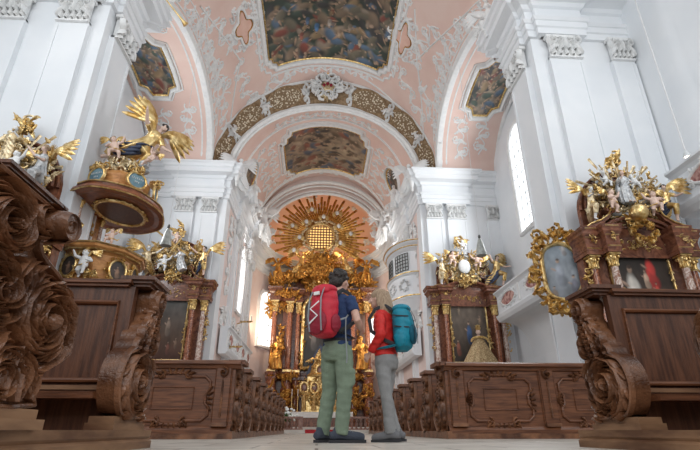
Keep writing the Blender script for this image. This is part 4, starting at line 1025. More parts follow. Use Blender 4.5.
def fig_putto(v):
    b = MB(); s_ = -1 if v % 2 else 1
    b.ell((0, 0, .52), (.17, .14, .22), 12); b.ell((0, -.04, .42), (.17, .15, .15), 12); b.ell((0, 0, .64), (.16, .12, .12), 10)
    limb(b, [(0, 0, .66), (0, -.01, .76)], [.09, .07]); head(b, (0, -.02, .86), .145)
    ar = [((s_*.16, 0, .66), (s_*.33, -.06, .72), (s_*.42, -.10, .93)), ((-s_*.16, 0, .66), (-s_*.31, -.10, .52), (-s_*.20, -.28, .52))]
    for p in ar: limb(b, p, [.072, .062, .038]); hand(b, p[2], Vector(p[2]) - Vector(p[1]), .06)
    lg = [((.08, 0, .38), (.15, -.24, .30), (.12, -.22, .02), (.13, -.31, 0)), ((-.08, 0, .38), (-.13, -.10, .16), (-.12, .12, .02), (-.14, .06, -.06))] if v % 2 else [((.08, 0, .38), (.11, -.10, .18), (.08, -.02, -.02), (.09, -.11, -.05)), ((-.08, 0, .38), (-.26, -.16, .30), (-.28, -.10, .06), (-.32, -.18, .03))]
    for p in lg: limb(b, p, [.105, .085, .052, .04])
    h = MB(); rg = random.Random(v)
    for i in range(26): a, e = rg.random()*6.3, rg.uniform(.1, 1.5); h.ell((.125*cos(a)*cos(e), .02 + .135*sin(a)*cos(e), .88 + .13*sin(e)), (.04, .04, .035), 6)
    d = MB(); d.tube([(-.2*s_, -.06, .5), (0, -.16, .36), (.2*s_, -.04, .34), (.34*s_, .10, .30), (.46*s_, .12, .42)], [.03, .06, .07, .08, .03], 8, .55)
    return {'body': (b, .02), 'hair': (h, .016), 'sash': (d, .018), 'wing': (.32,)}
def fig_angel(v):
    """flying or half kneeling angel, leaning forward with one arm out"""
    b, r = MB(), MB(); s_ = -1 if v % 2 else 1
    r.ell((0, -.02, .70), (.11, .085, .13), 12)
    folds_robe(r, [(.26*s_, .22, .02, .10, .06), (.20*s_, .17, .12, .16, .09), (.12*s_, .10, .26, .17, .12), (.06*s_, .03, .40, .15, .12), (.02*s_, 0, .52, .12, .10), (0, -.01, .62, .105, .085), (0, -.02, .72, .11, .08), (0, -.02, .79, .06, .05)], 6, .20, seed=v)
    dr = MB()
    for q in range(4): dr.tube([(-.10*s_, -.04, .55 - .05*q), (.05*s_, -.12 + .03*q, .45 - .07*q), (.24*s_, .06, .32 - .08*q), (.42*s_, .20, .30 - .06*q)], [.025, .04, .045, .01], 6, .6)
    r.tube([(-.02*s_, -.04, .42), (-.14*s_, -.18, .34), (-.12*s_, -.12, .14)], [.10, .085, .06], 8)
    limb(b, [(-.13*s_, -.14, .20), (-.11*s_, -.06, .02), (-.12*s_, -.13, -.03)], [.05, .034, .026]); limb(b, [(.18*s_, .12, .12), (.34*s_, .26, -.02), (.38*s_, .26, -.08)], [.05, .034, .022])
    for sd, e, h in ((s_, (s_*.24, -.10, .78), (s_*.38, -.20, .92)), (-s_, (-s_*.22, -.10, .62), (-s_*.32, -.26, .60))):
        r.tube([(sd*.10, -.02, .74), tuple(lerp((sd*.10, -.02, .74)[i], e[i], .8) for i in range(3))], [.05, .05], 8); limb(b, [(sd*.10, -.02, .74), e, h], [.04, .034, .022]); hand(b, h, Vector(h) - Vector(e), .045)
    limb(b, [(0, -.02, .76), (-.01*s_, -.05, .86)], [.042, .034]); head(b, (-.02*s_, -.07, .91), .066)
    h = MB(); rg = random.Random(v)
    for i in range(30): a, e = rg.random()*6.3, rg.uniform(-.3, 1.5); h.ell((-.02*s_ + .058*cos(a)*cos(e), -.045 + .066*sin(a)*cos(e), .925 + .062*sin(e)), (.022, .022, .02), 6)
    return {'body': (b, .012), 'robe': (r, .013), 'drape': (dr, .012), 'hair': (h, .011), 'wing': (.46,)}
def fig_bust(v):   # cherub head with two wings
    b = MB(); head(b, (0, 0, 0), .5, 12); h = MB(); rg = random.Random(v)
    for i in range(22): a, e = rg.random()*6.3, rg.uniform(0, 1.5); h.ell((.42*cos(a)*cos(e), .06 + .46*sin(a)*cos(e), .1 + .46*sin(e)), (.13, .13, .12), 6)
    w_ = MB()
    for sd in (-1, 1):
        for k in range(6): a = -.9 + k*.38; w_.tube([(sd*.35, .1, -.2), (sd*(.35 + .4*cos(a)), .12, -.2 + .4*sin(a)), (sd*(.35 + .85*cos(a)), .16, -.2 + .85*sin(a))], [.08, .16, .03], 6, .35, up=(0, 1, 0))
    return {'body': (b, .07), 'hair': (h, .06), 'wings': (w_, 0)}
MATS = {'stucco': dict(body='stucco_white', robe='stucco_white', hair='stucco_white', wing='stucco_white', wings='stucco_white', sash='stucco_white'),
        'gilt': dict(body='gold', robe='gold', hair='gold', wing='gold', wings='gold', sash='gold'),
        'dark_gilt': dict(body='dark_gold', robe='dark_gold', hair='dark_gold', wing='dark_gold', wings='dark_gold', sash='dark_gold'),
        'poly': dict(body='flesh_paint', robe='gold', hair='black_hair', wing='gold', wings='gold', sash='gold'),
        'silver': dict(body='flesh_paint', robe='silver_paint', hair='blond_hair', wing='gold', wings='gold', sash='gold'),
        'white_gilt': dict(body='stucco_white', robe='pale_gold', hair='pale_gold', wing='gold', wings='gold', sash='gold')}
for k_, v_ in MATS.items(): v_['drape'] = {'poly': 'navy_paint', 'silver': 'silver_paint', 'white_gilt': 'gold'}.get(k_, v_['robe'])
FC = {}
def fig_parts(kind, v, mat):
    k0 = (kind, v)
    if k0 not in FC:
        src = {'saint': fig_saint, 'putto': fig_putto, 'angel': fig_angel, 'bust': fig_bust}[kind](v); out = {}
        for n_, d in src.items():
            if n_ == 'wing': out['wing'] = [wing(-1, d[0]).data('wing', None), wing(1, d[0]).data('wing', None)]
            elif d[1] == 0: out[n_] = [d[0].data(n_, None)]
            else: out[n_] = [fuse(d[0], d[1], 3)]
        FC[k0] = out
    k1 = (kind, v, mat)
    if k1 not in FC:
        FC[k1] = {}
        for n_, l in FC[k0].items():
            FC[k1][n_] = []
            for me in l: q = me.copy(); q.materials.clear(); q.materials.append(M[MATS[mat][n_]]); q.name = n_; FC[k1][n_].append(q)
    return FC[k1]
def statue(name, kind, v, mat, loc, rz, s, label, group=None, tilt=(0, 0), wings=True, cat='statue'):
    t = thing(name, label, cat, loc, 0, group, s, (tilt[0], tilt[1], rz))
    for n_, l in fig_parts(kind, v, mat).items():
        if n_ == 'wing' and not wings: continue
        for me in l: link(n_, me, t)
    return t

# ================================================================ altars
def col_mesh(h, r, mat, n=16):
    return MB().lathe([(r*1.35, 0), (r*1.35, h*.02), (r*1.15, h*.03), (r*1.25, h*.045), (r*1.0, h*.06), (r, h*.3), (r*.93, h*.75), (r*.84, h)], n).data('column_shaft', mat)
def gold_capital(h, r):
    mb = MB().lathe([(r*.85, 0), (r*.95, h*.08), (r*.8, h*.12), (r*.85, h*.6), (r*1.2, h*.9)], 12); mb.box(-r*1.45, -r*1.45, h*.88, r*1.45, r*1.45, h)
    for k in range(8):
        a = 2*PI*k/8 + (.4 if k % 2 else 0); m_ = lambda p, q, g, a=a: ((r*.85 + g)*cos(a + p/r), (r*.85 + g)*sin(a + p/r), q)
        acanthus(mb, m_, 0, h*.10, PI/2, h*.42, r*.8, r*.35, 0, 3); leaf(mb, m_, 0, h*.45, PI/2, h*.38, r*.25, r*.5, 0)
    for k in range(4):
        a = PI/4 + PI/2*k; c = Vector((r*1.35*cos(a), r*1.35*sin(a), h*.72)); mb.ell(c, (r*.32, r*.32, h*.14), 8)
    return mb.data('capital', 'gold')
def column(par, x, y, z0, z1, r, mat):
    hb, hc = (z1-z0)*.03, (z1-z0)*.16
    k = ('col', round(z1-z0, 3), r, mat)
    if k not in FC:
        FC[k] = (MB().box(-r*1.5, -r*1.5, 0, r*1.5, r*1.5, hb).data('column_base', 'gold', False), col_mesh(z1-z0-hb-hc, r, mat), gold_capital(hc, r))
    c = link('column', FC[k][1], par, loc=(x, y, z0 + hb)); link('column_base', FC[k][0], c, loc=(0, 0, -hb)); link('capital', FC[k][2], c, loc=(0, 0, z1-z0-hb-hc))
    return c
def ent_profile(z0, z1, d=.0):
    h = z1-z0; p = [(-.02, 0), (.03, 0), (.03, .12), (.06, .15), (.06, .25), (.02, .28), (.02, .55), (.06, .6), (.10, .66), (.20, .74), (.20, .84), (.26, .9), (.28, 1), (-.05, 1.02)]
    return [(a*h*.9 + d, z0 + b*h) for a, b in p]
def gloria(par, x, y, z, r, n, rng, mat='gold', inner=.35):
    """burst of straight rays, each one a part"""
    for k in range(n):
        a = 2*PI*k/n; L = r*(1.0 if k % 3 == 0 else .82 if k % 3 == 1 else .68)
        mb = MB().tube([(x + cos(a)*r*inner, y, z + sin(a)*r*inner), (x + cos(a)*L, y - .03, z + sin(a)*L)], [r*.018, r*.040], 4, .5, up=(0, 1, 0))
        mb.build('ray', mat, par, smooth=False)
def altar_painting(par, x, y, z0, z1, hw, img, nx=60, nz=80, frame=.05, gold='gold'):
    nx, nz = img.shape[1]-1, img.shape[0]-1
    H = z1-z0; ins = lambda u, v: True if v < .80 else ((u-.5)/.5)**2 + ((v-.8)/.2)**2 < 1
    paint_mesh('painting_canvas', lambda u, v: (x - hw + 2*hw*u, y, z0 + H*v), nx, nz, img, par, ins)
    m_ = flat_map((x, y, 0), (1, 0, 0), (0, 0, 1), (0, -1, 0)); f = MB()
    o = [(-hw, z0), (-hw, z0 + .8*H)] + [(-hw*cos(PI*i/16), z0 + .8*H + .2*H*sin(PI*i/16)) for i in range(1, 16)] + [(hw, z0 + .8*H), (hw, z0), (-hw, z0)]
    o = dense(o, .1, False); f.ribbon(o, frame, frame*1.3, m_); rg = random.Random(3)
    for k in range(0, len(o)-1, 3): leaf(f, m_, o[k][0], o[k][1], rg.random()*6, frame*2.2, frame*.7, frame*1.8, 1)
    f.build('picture_frame', gold, par)
def side_altar(name, label, loc, W, zc, zk, ze, zt, pw, pz, img, wood='brown_marble', colm='red_marble', seed=1, cols=(.30, .42), gable=True):
    """altar whose back is at local y=0 and which faces -y"""
    t = thing(name, label, 'altar', loc); rg = random.Random(seed); h2 = W/2
    # retable body
    b = MB(); b.prism([(-h2*.92, 0), (h2*.92, 0), (h2*.92, zk), (h2*.55, zk), (h2*.55, ze), (-h2*.55, ze), (-h2*.55, zk), (-h2*.92, zk)], -.28, 0)
    b.box(-h2*.8, -1.1, 0, h2*.8, -.28, min(1.0, zc*.5)); b.box(-h2*.86, -1.15, min(1.0, zc*.5), h2*.86, -.28, min(1.0, zc*.5) + .08)
    b.build('retable', wood, t, smooth=False)
    # pedestals and columns
    r = W*.032; pts = []
    for s_ in (-1, 1):
        for i, cx in enumerate(cols):
            x = s_*W*cx; y = -.62 if i == 0 else -.42
            MB().box(x-r*1.8, y-r*1.8, 0, x+r*1.8, -.28, zc).build('pedestal', wood, t, smooth=False)
            column(t, x, y, zc, zk, r, colm if i == 0 else ('pale_marble' if colm == 'red_marble' else 'red_marble'))
    # entablature steps out over the columns
    a0, a1 = W*cols[0], W*cols[-1]; rr = r*1.7
    pa = [(-a1-rr-.02, 0), (-a1-rr-.02, -.42-rr), (-a0-rr-.0, -.42-rr), (-a0-rr, -.62-rr), (-a0+rr, -.62-rr), (-a0+rr, -.32)]
    path = pa[:]; path2 = [(-x, y) for x, y in pa][::-1]
    H_ent = ze - zk
    for pth, nm in ((path, 'l'), (path2, 'r')):
        e = MB(); sweep(e, pth, [(a*(.55 if W < 3.2 else 1), z) for a, z in ent_profile(zk, ze)]); e.add([(x, y, ze) for x, y in pth] + [(pth[-1][0] if nm == 'l' else pth[0][0], 0, ze)], [tuple(range(len(pth)+1))])
        e.add([(x, y, zk) for x, y in pth] + [(pth[-1][0] if nm == 'l' else pth[0][0], 0, zk)], [tuple(range(len(pth)+1))])
        en = e.build('entablature', wood, t, smooth=False)
        g = MB()
        for fz, fo, rr_ in ((.22, .07, .012), (.62, .09, .010), (.93, .26, .014)): g.tube([(x - (.0), y - fo*H_ent*(.5 if W < 3.2 else .9), zk + fz*H_ent) for x, y in pth[1:-1]], rr_*W/3, 4)
        g.build('gilt_line', 'gold', en)
    H = ze - zk
    # arched cornice over the picture
    ar = MB()
    for k, (dr, rad) in enumerate(((0, .05), (.08, .035), (.15, .05))):
        ar.tube([((a0*.92)*cos(PI*i/24), -.42 - dr, zk + H*.75 + dr + (W*.10)*sin(PI*i/24)) for i in range(25)], rad*W/3.2, 6)
    ar.grid(lambda u, v: (a0*.92*cos(PI*u), -.42, zk + H*.4*v + (H*.4 + W*.10*sin(PI*u))*v), 24, 2); ar.build('arched_cornice', wood, t)
    # broken pediment scrolls
    for s_ in (-1, 1):
        m_ = lambda p, q, g, s_=s_: (s_*p, -.40 - g, q); p = MB()
        pts = [(a1 + .1, ze + .02), (a1 - .02, ze + .10), (a0 + .05, ze + .20), (a0 - .16*W/3, ze + .42*W/3.4), (a0 - .26*W/3, ze + .62*W/3.4)]
        pts = smooth_poly([(0, 0)] + pts + [(0, 0)], it=0)[1:-1]
        mb = MB(); prof = [(x, z) for x, z in pts]
        for i in range(len(prof)-1):
            (x0, z0), (x1, z1) = prof[i], prof[i+1]
            mb.add([(s_*x0, -.62, z0), (s_*x1, -.62, z1), (s_*x1, -.05, z1), (s_*x0, -.05, z0), (s_*x0, -.62, z0-.12), (s_*x1, -.62, z1-.12), (s_*x1, -.05, z1-.12), (s_*x0, -.05, z0-.12)],
                   [(0, 1, 2, 3), (4, 7, 6, 5), (0, 4, 5, 1), (3, 2, 6, 7), (0, 3, 7, 4), (1, 5, 6, 2)])
        cx, cz = prof[-1]; mb.lathe([(.14*W/3.4, -.62), (.14*W/3.4, -.05)], 14); n0 = len(mb.v) - 28
        for i in range(n0, len(mb.v)): x, y, z = mb.v[i]; mb.v[i] = (s_*cx + x, z, cz - .03 + y)
        mb.build('pediment_scroll', wood, t, smooth=False)
        g = MB(); m2 = flat_map((0, -.63, 0), (s_, 0, 0), (0, 0, 1), (0, -1, 0)); g.ribbon([(x, z - .02) for x, z in prof], .02, .03, m2)
        scroll(g, m2, cx, cz - .03, .12*W/3.4, 0, 1.4, 1, .02, .04, 3, rg); g.build('pediment_gilding', 'gold', t)
    # upper storey: curved wooden gable
    if gable:
        gh = zt - ze; gw = W*.36; mb = MB()
        for k in range(3):
            mb.tube([(gw*(1 - .10*k)*cos(PI*i/20 - .0), -.18 - .04*k, ze + gh*.30 + gh*(.50 - .06*k)*sin(PI*i/20)) for i in range(21)], .05*W/3.3, 6)
        o = [(-gw, ze)] + [(gw*cos(PI - PI*i/20), ze + gh*.30 + gh*.50*sin(PI*i/20)) for i in range(21)] + [(gw, ze)]
        mb.prism(o, -.14, 0); mb.build('gable', wood, t)
    # gilding
    g = MB(); tangle(g, (0, -.64, zk + H*.9 + W*.10), (W*.13, .1, W*.09), 26, rg, .050*W/3.3); g.build('gilt_cartouche', 'gold', t)
    g = MB()
    for s_ in (-1, 1):
        tangle(g, (s_*W*.47, -.40, (zc+zk)/2 + .3), (W*.03, .05, (zk-zc)*.36), 16, rg, .040*W/3.3)
        tangle(g, (s_*(W*.235), -.40, (zc+zk)/2), (W*.012, .05, (zk-zc)*.4), 14, rg, .03*W/3.3)
        for i, cx in enumerate(cols):
            tangle(g, (s_*W*cx, (-.64 if i == 0 else -.44) - r*2, (zk+ze)/2 + .02), (r*1.2, .02, H*.2), 5, rg, .022*W/3.3)
    tangle(g, (0, -.42, zk + H*.45), (W*.30, .03, H*.22), 50, rg, .022*W/3.3)
    g.build('gilt_carving', 'gold', t)
    altar_painting(t, 0, -.30, pz[0], pz[1], pw, img, frame=.035*W/3.3)
    return t
dk = [(0, (.035, .022, .015)), (.5, (.06, .04, .03)), (1, (.03, .028, .025))]
RG = random.Random(31)
def crown_works(t, x0, z0, z1, w_, seed, palegold='pale_gold'):
    """tangled gilded carving of an altar's upper half: clouds, leaves, a central field"""
    rg = random.Random(seed); h = z1 - z0
    g = MB(); tangle(g, (x0, -.42, z0 + h*.42), (w_*.46, .14, h*.38), 240, rg, .036*w_/1.9); g.build('gilt_scrollwork', 'gold', t)
    g = MB(); tangle(g, (x0, -.46, z0 + h*.35), (w_*.54, .14, h*.36), 180, rg, .032*w_/1.9); g.build('pale_scrollwork', palegold, t)
    c = MB()
    for i in range(26): a = rg.random()*6.3; c.ell((x0 + w_*.36*cos(a)*rg.random()**.5, -.34 + rg.uniform(-.1, .05), z0 + h*(.42 + .30*sin(a)*rg.random()**.5)), (.12*w_/1.9*rg.uniform(.7, 1.3), .09, .08*w_/1.9), 8)
    c.build('cloud_carving', 'silver_paint', t)
    f = MB(); tangle(f, (x0, -.35, z1 - h*.06), (w_*.10, .06, h*.09), 14, rg, .05*w_/1.9); f.tube([(x0, -.3, z1 - h*.15), (x0, -.3, z1)], [.06, .015], 6); f.build('finial', 'gold', t)
# --- near right altar
img = painter(80, 90, 5, dk, [(.78, .2, .2, (.12, .08, .06)), (.32, .42, .30, (.62, .58, .52)), (.66, .66, .22, (.62, .06, .05)), (.56, .58, .12, (.60, .42, .3)), (.70, .45, .10, (.55, .07, .05))])
NA = side_altar('side_altar', 'near right side altar with a dark picture of two figures, one in red', (7.08, 9.84, 0), 2.75, 1.75, 3.62, 4.25, 6.3, .70, (2.0, 3.95), img, 'brown_marble', 'pale_marble', 3, (.29, .41))
g = MB().ell((-.1, -.85, 4.52), (.20, .20, .20), 20); g.build('orb', 'gold', NA)
gloria(NA, 0, -.30, 5.3, 1.10, 26, RG, 'pale_gold', .45); crown_works(NA, 0, 4.3, 6.3, 1.9, 4)
for k in range(6):
    a = -.9 + k*.36 + PI/2; MB().tube([(cos(a)*.3, -.5, 5.0 + sin(a)*.3), (cos(a)*1.05, -.55, 5.0 + sin(a)*1.05)], [.018, .022], 5).build('lance', 'pale_gold', NA)
g = MB(); rocaille(g, flat_map((0, -.70, 4.12), (1, 0, 0), (0, 0, 1), (0, -1, 0)), 0, 0, .24, .20, .10, .08, 12, RG); g.build('cartouche_frame', 'gold', NA)
# --- near left altar: only its crown rises over the pew
NL = side_altar('side_altar', 'near left side altar, only its gilded crown showing above the pew end', (-6.98, 9.84, 0), 3.0, 1.75, 3.62, 4.35, 6.7, .62, (2.0, 3.95), img, 'brown_marble', 'pale_marble', 8, (.29, .41))
gloria(NL, 0, -.30, 5.5, 1.15, 24, RG, 'pale_gold', .4); crown_works(NL, .1, 4.4, 6.7, 2.3, 9)
g = MB(); rg = random.Random(2); scroll(g, flat_map((.1, -.35, 6.55), (1, 0, 0), (0, 0, 1), (0, -1, 0)), 0, .15, .16, 0, 1.3, 1, .03, .04, 4, rg); g.build('finial_scroll', 'pale_gold', NL)
# --- far right altar
img = painter(80, 100, 6, [(0, (.05, .035, .025)), (.5, (.10, .075, .055)), (1, (.16, .12, .09))], [(.48, .42, .20, (.05, .10, .22)), (.15, .20, .14, (.30, .10, .06)), (.80, .62, .10, (.26, .18, .12)), (.25, .78, .08, (.30, .22, .15)), (.7, .85, .07, (.28, .2, .14))])
FR = side_altar('side_altar', 'far right side altar beside the chancel arch, picture of a figure in blue', (6.95, 21.82, 0), 3.7, 2.6, 5.45, 6.3, 8.7, .86, (2.9, 5.9), img, 'brown_marble', 'red_marble', 5, (.31, .43))
crown_works(FR, -.1, 6.25, 8.9, 2.7, 6); g = MB().ell((-.05, -.62, 7.35), (.30, .10, .36), 14); g.build('crown_shield', 'stucco_white', FR)
# --- far left altar
img = painter(80, 100, 9, [(0, (.10, .035, .02)), (.3, (.09, .05, .03)), (1, (.045, .055, .055))], [(.55, .45, .16, (.22, .16, .12)), (.3, .16, .12, (.28, .06, .04)), (.62, .15, .11, (.22, .08, .05)), (.8, .22, .09, (.2, .12, .08)), (.4, .75, .07, (.2, .17, .14))])
FL = side_altar('side_altar', 'far left side altar behind the pulpit, dark brown picture with a pale standing figure', (-6.85, 21.82, 0), 3.7, 2.6, 5.5, 6.4, 9.0, .86, (2.9, 6.0), img, 'brown_marble', 'red_marble', 7, (.31, .43))
crown_works(FL, 0, 6.4, 9.1, 2.8, 12)
g = MB().tube([(-.9, -.9, 8.7), (.7, -.9, 7.5)], [.05, .05], 6); g.tube([(-.1, -.9, 7.7), (.25, -.9, 8.35)], [.05, .05], 6); g.build('carved_cross', 'gold', FL)
# --- figures standing on the altars
G = [  # name, kind, variant, mats, (x, y, z), rz, scale, label, tilt
 ('carved_angel', 'angel', 0, 'white_gilt', (6.15, 9.3, 4.45), .5, .85, 'pale gilded angel with spread wing on the left shoulder of the near right altar', (0, 0)),
 ('carved_angel', 'angel', 1, 'poly', (7.95, 9.3, 4.45), -.5, .95, 'gold-robed angel on the right shoulder of the near right altar', (0, 0)),
 ('carved_cherub', 'putto', 0, 'silver', (6.55, 9.15, 4.62), .4, .55, 'small cherub left of the golden orb on the near right altar', (0, 0)),
 ('carved_cherub', 'putto', 1, 'silver', (7.55, 9.15, 4.6), -.4, .55, 'small cherub right of the golden orb on the near right altar', (0, 0)),
 ('carved_saint', 'saint', 1, 'silver', (6.98, 9.2, 4.85), 0, .85, 'grey-robed carved saint amid the rays above the golden orb', (0, 0)),
 ('carved_cherub', 'putto', 1, 'stucco', (6.6, 9.3, 5.35), .7, .42, 'upper left pale cherub in the rays of the near right altar', (0, .3)),
 ('carved_cherub', 'putto', 0, 'stucco', (7.4, 9.3, 5.3), -.7, .42, 'upper right pale cherub in the rays of the near right altar', (0, -.3)),
 ('carved_angel', 'angel', 1, 'silver', (-6.2, 9.3, 4.75), -.6, 1.1, 'grey-robed angel on the right side of the near left altar crown', (0, .2)),
 ('carved_saint', 'saint', 2, 'white_gilt', (-6.95, 9.3, 5.3), .1, 1.1, 'pale saint in the middle of the near left altar crown', (0, 0)),
 ('carved_cherub', 'putto', 0, 'white_gilt', (-6.65, 9.2, 5.1), -.2, .6, 'cherub beside the saint on the near left altar crown', (0, 0)),
 ('carved_angel', 'angel', 1, 'poly', (8.45, 21.1, 6.4), .3, 1.5, 'golden winged angel standing on the right end of the far right altar', (0, 0)),
 ('carved_angel', 'angel', 0, 'white_gilt', (5.75, 21.1, 6.4), .4, 1.35, 'gilded angel on the left end of the far right altar', (0, 0)),
 ('carved_cherub', 'putto', 0, 'poly', (6.3, 21.0, 7.3), .3, .75, 'cherub left of the white shield on the far right altar', (0, 0)),
 ('carved_cherub', 'putto', 1, 'poly', (7.5, 21.0, 7.2), -.3, .75, 'cherub right of the white shield on the far right altar', (0, 0)),
 ('carved_cherub', 'putto', 1, 'white_gilt', (6.85, 21.0, 8.05), 0, .6, 'topmost cherub of the far right altar below its finial', (0, 0)),
 ('carved_angel', 'angel', 0, 'white_gilt', (-8.0, 21.0, 6.5), .5, 1.5, 'pale winged angel on the left end of the far left altar', (0, 0)),
 ('carved_angel', 'angel', 1, 'poly', (-5.45, 21.0, 6.6), -.3, 1.4, 'gilded angel reaching out on the right end of the far left altar', (0, 0)),
 ('carved_saint', 'saint', 1, 'silver', (-6.3, 20.95, 6.8), -.2, 1.15, 'grey-robed figure beside the golden cross on the far left altar', (0, -.3)),
 ('carved_cherub', 'putto', 0, 'white_gilt', (-7.2, 20.95, 6.8), .2, .75, 'cherub under the golden cross on the far left altar', (0, 0)),
 ('carved_cherub', 'putto', 1, 'poly', (-6.8, 20.95, 8.1), 0, .6, 'topmost cherub of the far left altar', (0, 0)),
]
for nm, kind, v, mt, loc, rz, s_, lab, tl in G: statue(nm, kind, v, mt, loc, rz, s_, lab, None, tl)
# brocade-mantled statue in front of the far right altar's picture
t = thing('mantled_statue', 'small statue in a wide striped brocade mantle before the picture of the far right altar', 'statue', (7.15, 21.0, 2.75))
r = MB(); folds_robe(r, [(0, 0, 0, .78, .30), (0, 0, .25, .66, .27), (0, 0, .55, .50, .23), (0, 0, .85, .34, .18), (0, 0, 1.05, .24, .15), (0, 0, 1.15, .12, .1)], 14, .06, 60, 4, 0); r.build('mantle', 'brocade', t)
b = MB(); limb(b, [(0, 0, 1.1), (0, -.02, 1.3)], [.10, .06]); head(b, (0, -.02, 1.42), .13); b.build('body', 'flesh_paint', t)
g = MB()
for k in range(26): a = PI*k/25; g.ell((.38*cos(a), -.16, 1.0 + .18*sin(a)), (.06, .06, .06), 6)
g.build('rose_garland', 'gold', t)
MB().lathe([(.10, 0), (.14, .12), (.10, .14), (.12, .22), (.02, .26)], 10, (0, -.02, 1.5)).build('crown', 'gold', t)
MB().box(6.2, 20.6, 2.55, 7.9, 21.2, 2.75).build('altar_shelf', 'brown_marble', None, smooth=False); bpy.data.objects['altar_shelf'].parent = FR; bpy.data.objects['altar_shelf'].location = (-6.95, -21.82, 0)
# ================================================================ high altar
HY = 35.2
HA = thing('high_altar', 'towering gilded high altar with red marble columns filling the apse', 'altar', (0, HY, 0)); rg = random.Random(77)
b = MB(); b.prism([(-3.7, .27), (3.9, .27), (3.9, 3.2), (3.2, 3.4), (3.0, 8.2), (2.4, 10.2), (1.7, 11.6), (-1.5, 11.6), (-2.2, 10.2), (-2.8, 8.2), (-3.0, 3.4), (-3.7, 3.2)], .55, .9); b.build('retable', 'brown_marble', HA, smooth=False)
for s_ in (-1, 1):
    for i, (dx, y, r) in enumerate(((1.72, .25, .17), (2.35, -.05, .20), (3.45, -.35, .20))):
        x = .1 + s_*dx; column(HA, x, y, 3.9, 9.0, r, 'red_marble')
        pm = MB().lathe([(r*1.7, 0), (r*1.7, .3), (r*1.3, .45), (r*1.5, .8), (r*1.9, 1.3), (r*1.6, 1.6), (r*1.7, 2.0), (r*2.1, 2.2), (r*2.1, 2.45), (r*1.7, 2.6), (r*1.7, 3.4), (r*2.0, 3.5), (r*2.0, 3.63)], 14, (x, y, .27)); pm.build('pedestal', 'red_marble', HA)
        g = MB(); tangle(g, (x, y - r*2, 2.6), (r*1.6, .08, .35), 10, rg, .11); tangle(g, (x, y - r*2, 1.2), (r*1.4, .06, .3), 6, rg, .09)
        g.lathe([(r*1.8, 0), (r*2.1, .06), (r*1.8, .12)], 14, (x, y, 3.55)); g.build('gilt_carving', 'dark_gold', HA)
    pa = [(.1 + s_*(.9), .3), (.1 + s_*1.4, .3), (.1 + s_*1.45, -.0), (.1 + s_*2.0, -.05), (.1 + s_*2.05, -.35), (.1 + s_*2.7, -.35), (.1 + s_*2.95, -.25), (.1 + s_*3.1, -.65), (.1 + s_*3.8, -.65), (.1 + s_*3.85, .6)]
    if s_ < 0: pa = pa[::-1]
    e = MB(); sweep(e, pa, ent_profile(9.0, 10.0)); e.add([(x, y, 10.0) for x, y in pa], [tuple(range(len(pa)))]); e.add([(x, y, 9.0) for x, y in pa], [tuple(range(len(pa)))]); e.build('entablature', 'brown_marble', HA, smooth=False)
    e = MB(); sweep(e, pa, [(a*.6, z) for a, z in ent_profile(3.4, 3.85)]); e.build('pedestal_cornice', 'brown_marble', HA, smooth=False)
    # side volutes and hanging carving
    g = MB(); tangle(g, (.1 + s_*2.7, -.65, 9.5), (.9, .06, .28), 60, rg, .08); tangle(g, (.1 + s_*2.4, -.5, 3.6), (1.0, .06, .25), 40, rg, .07); tangle(g, (.1 + s_*2.6, -.5, 2.0), (.9, .06, .7), 46, rg, .08)
    for k in range(3): tangle(g, (.1 + s_*(3.45 - .75*k), -.45, 10.3 + .45*k), (.55, .25, .50), 60, rg, .095)
    tangle(g, (.1 + s_*3.75, -.3, 8.6), (.28, .15, 1.0), 40, rg, .09); tangle(g, (.1 + s_*2.9, .0, 8.9), (.35, .15, .6), 36, rg, .09)
    tangle(g, (.1 + s_*2.9, .1, 6.4), (.16, .1, 1.2), 26, rg, .075); tangle(g, (.1 + s_*2.1, -.1, 9.6), (.5, .15, .5), 46, rg, .09)
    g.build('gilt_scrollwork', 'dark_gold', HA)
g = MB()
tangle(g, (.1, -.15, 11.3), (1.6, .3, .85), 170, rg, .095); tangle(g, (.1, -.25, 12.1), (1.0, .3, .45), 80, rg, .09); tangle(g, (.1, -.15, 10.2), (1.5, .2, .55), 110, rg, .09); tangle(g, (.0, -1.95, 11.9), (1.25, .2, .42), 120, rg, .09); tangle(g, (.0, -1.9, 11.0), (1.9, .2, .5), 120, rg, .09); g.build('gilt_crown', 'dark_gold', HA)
g = MB(); tangle(g, (.1, -.35, 11.7), (.9, .2, .7), 50, rg, .08); tangle(g, (.1, -.35, 10.2), (1.2, .15, .35), 40, rg, .07); g.build('bright_gilding', 'gold', HA)
c = MB()
for i in range(60): a = rg.random()*6.3; q = rg.random()**.5; c.ell((.1 + 2.4*cos(a)*q, .3, 11.2 + 1.3*sin(a)*q), (.32, .2, .25), 8)
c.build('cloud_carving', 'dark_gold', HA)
img = painter(70, 110, 15, [(0, (.05, .05, .05)), (.4, (.04, .035, .035)), (1, (.07, .06, .06))], [(.3, .35, .2, (.16, .15, .15)), (.6, .6, .2, (.14, .13, .13)), (.75, .25, .16, (.20, .12, .08)), (.4, .82, .1, (.22, .2, .2))])
altar_painting(HA, .1, .20, 4.2, 9.6, 1.35, img, frame=.14)
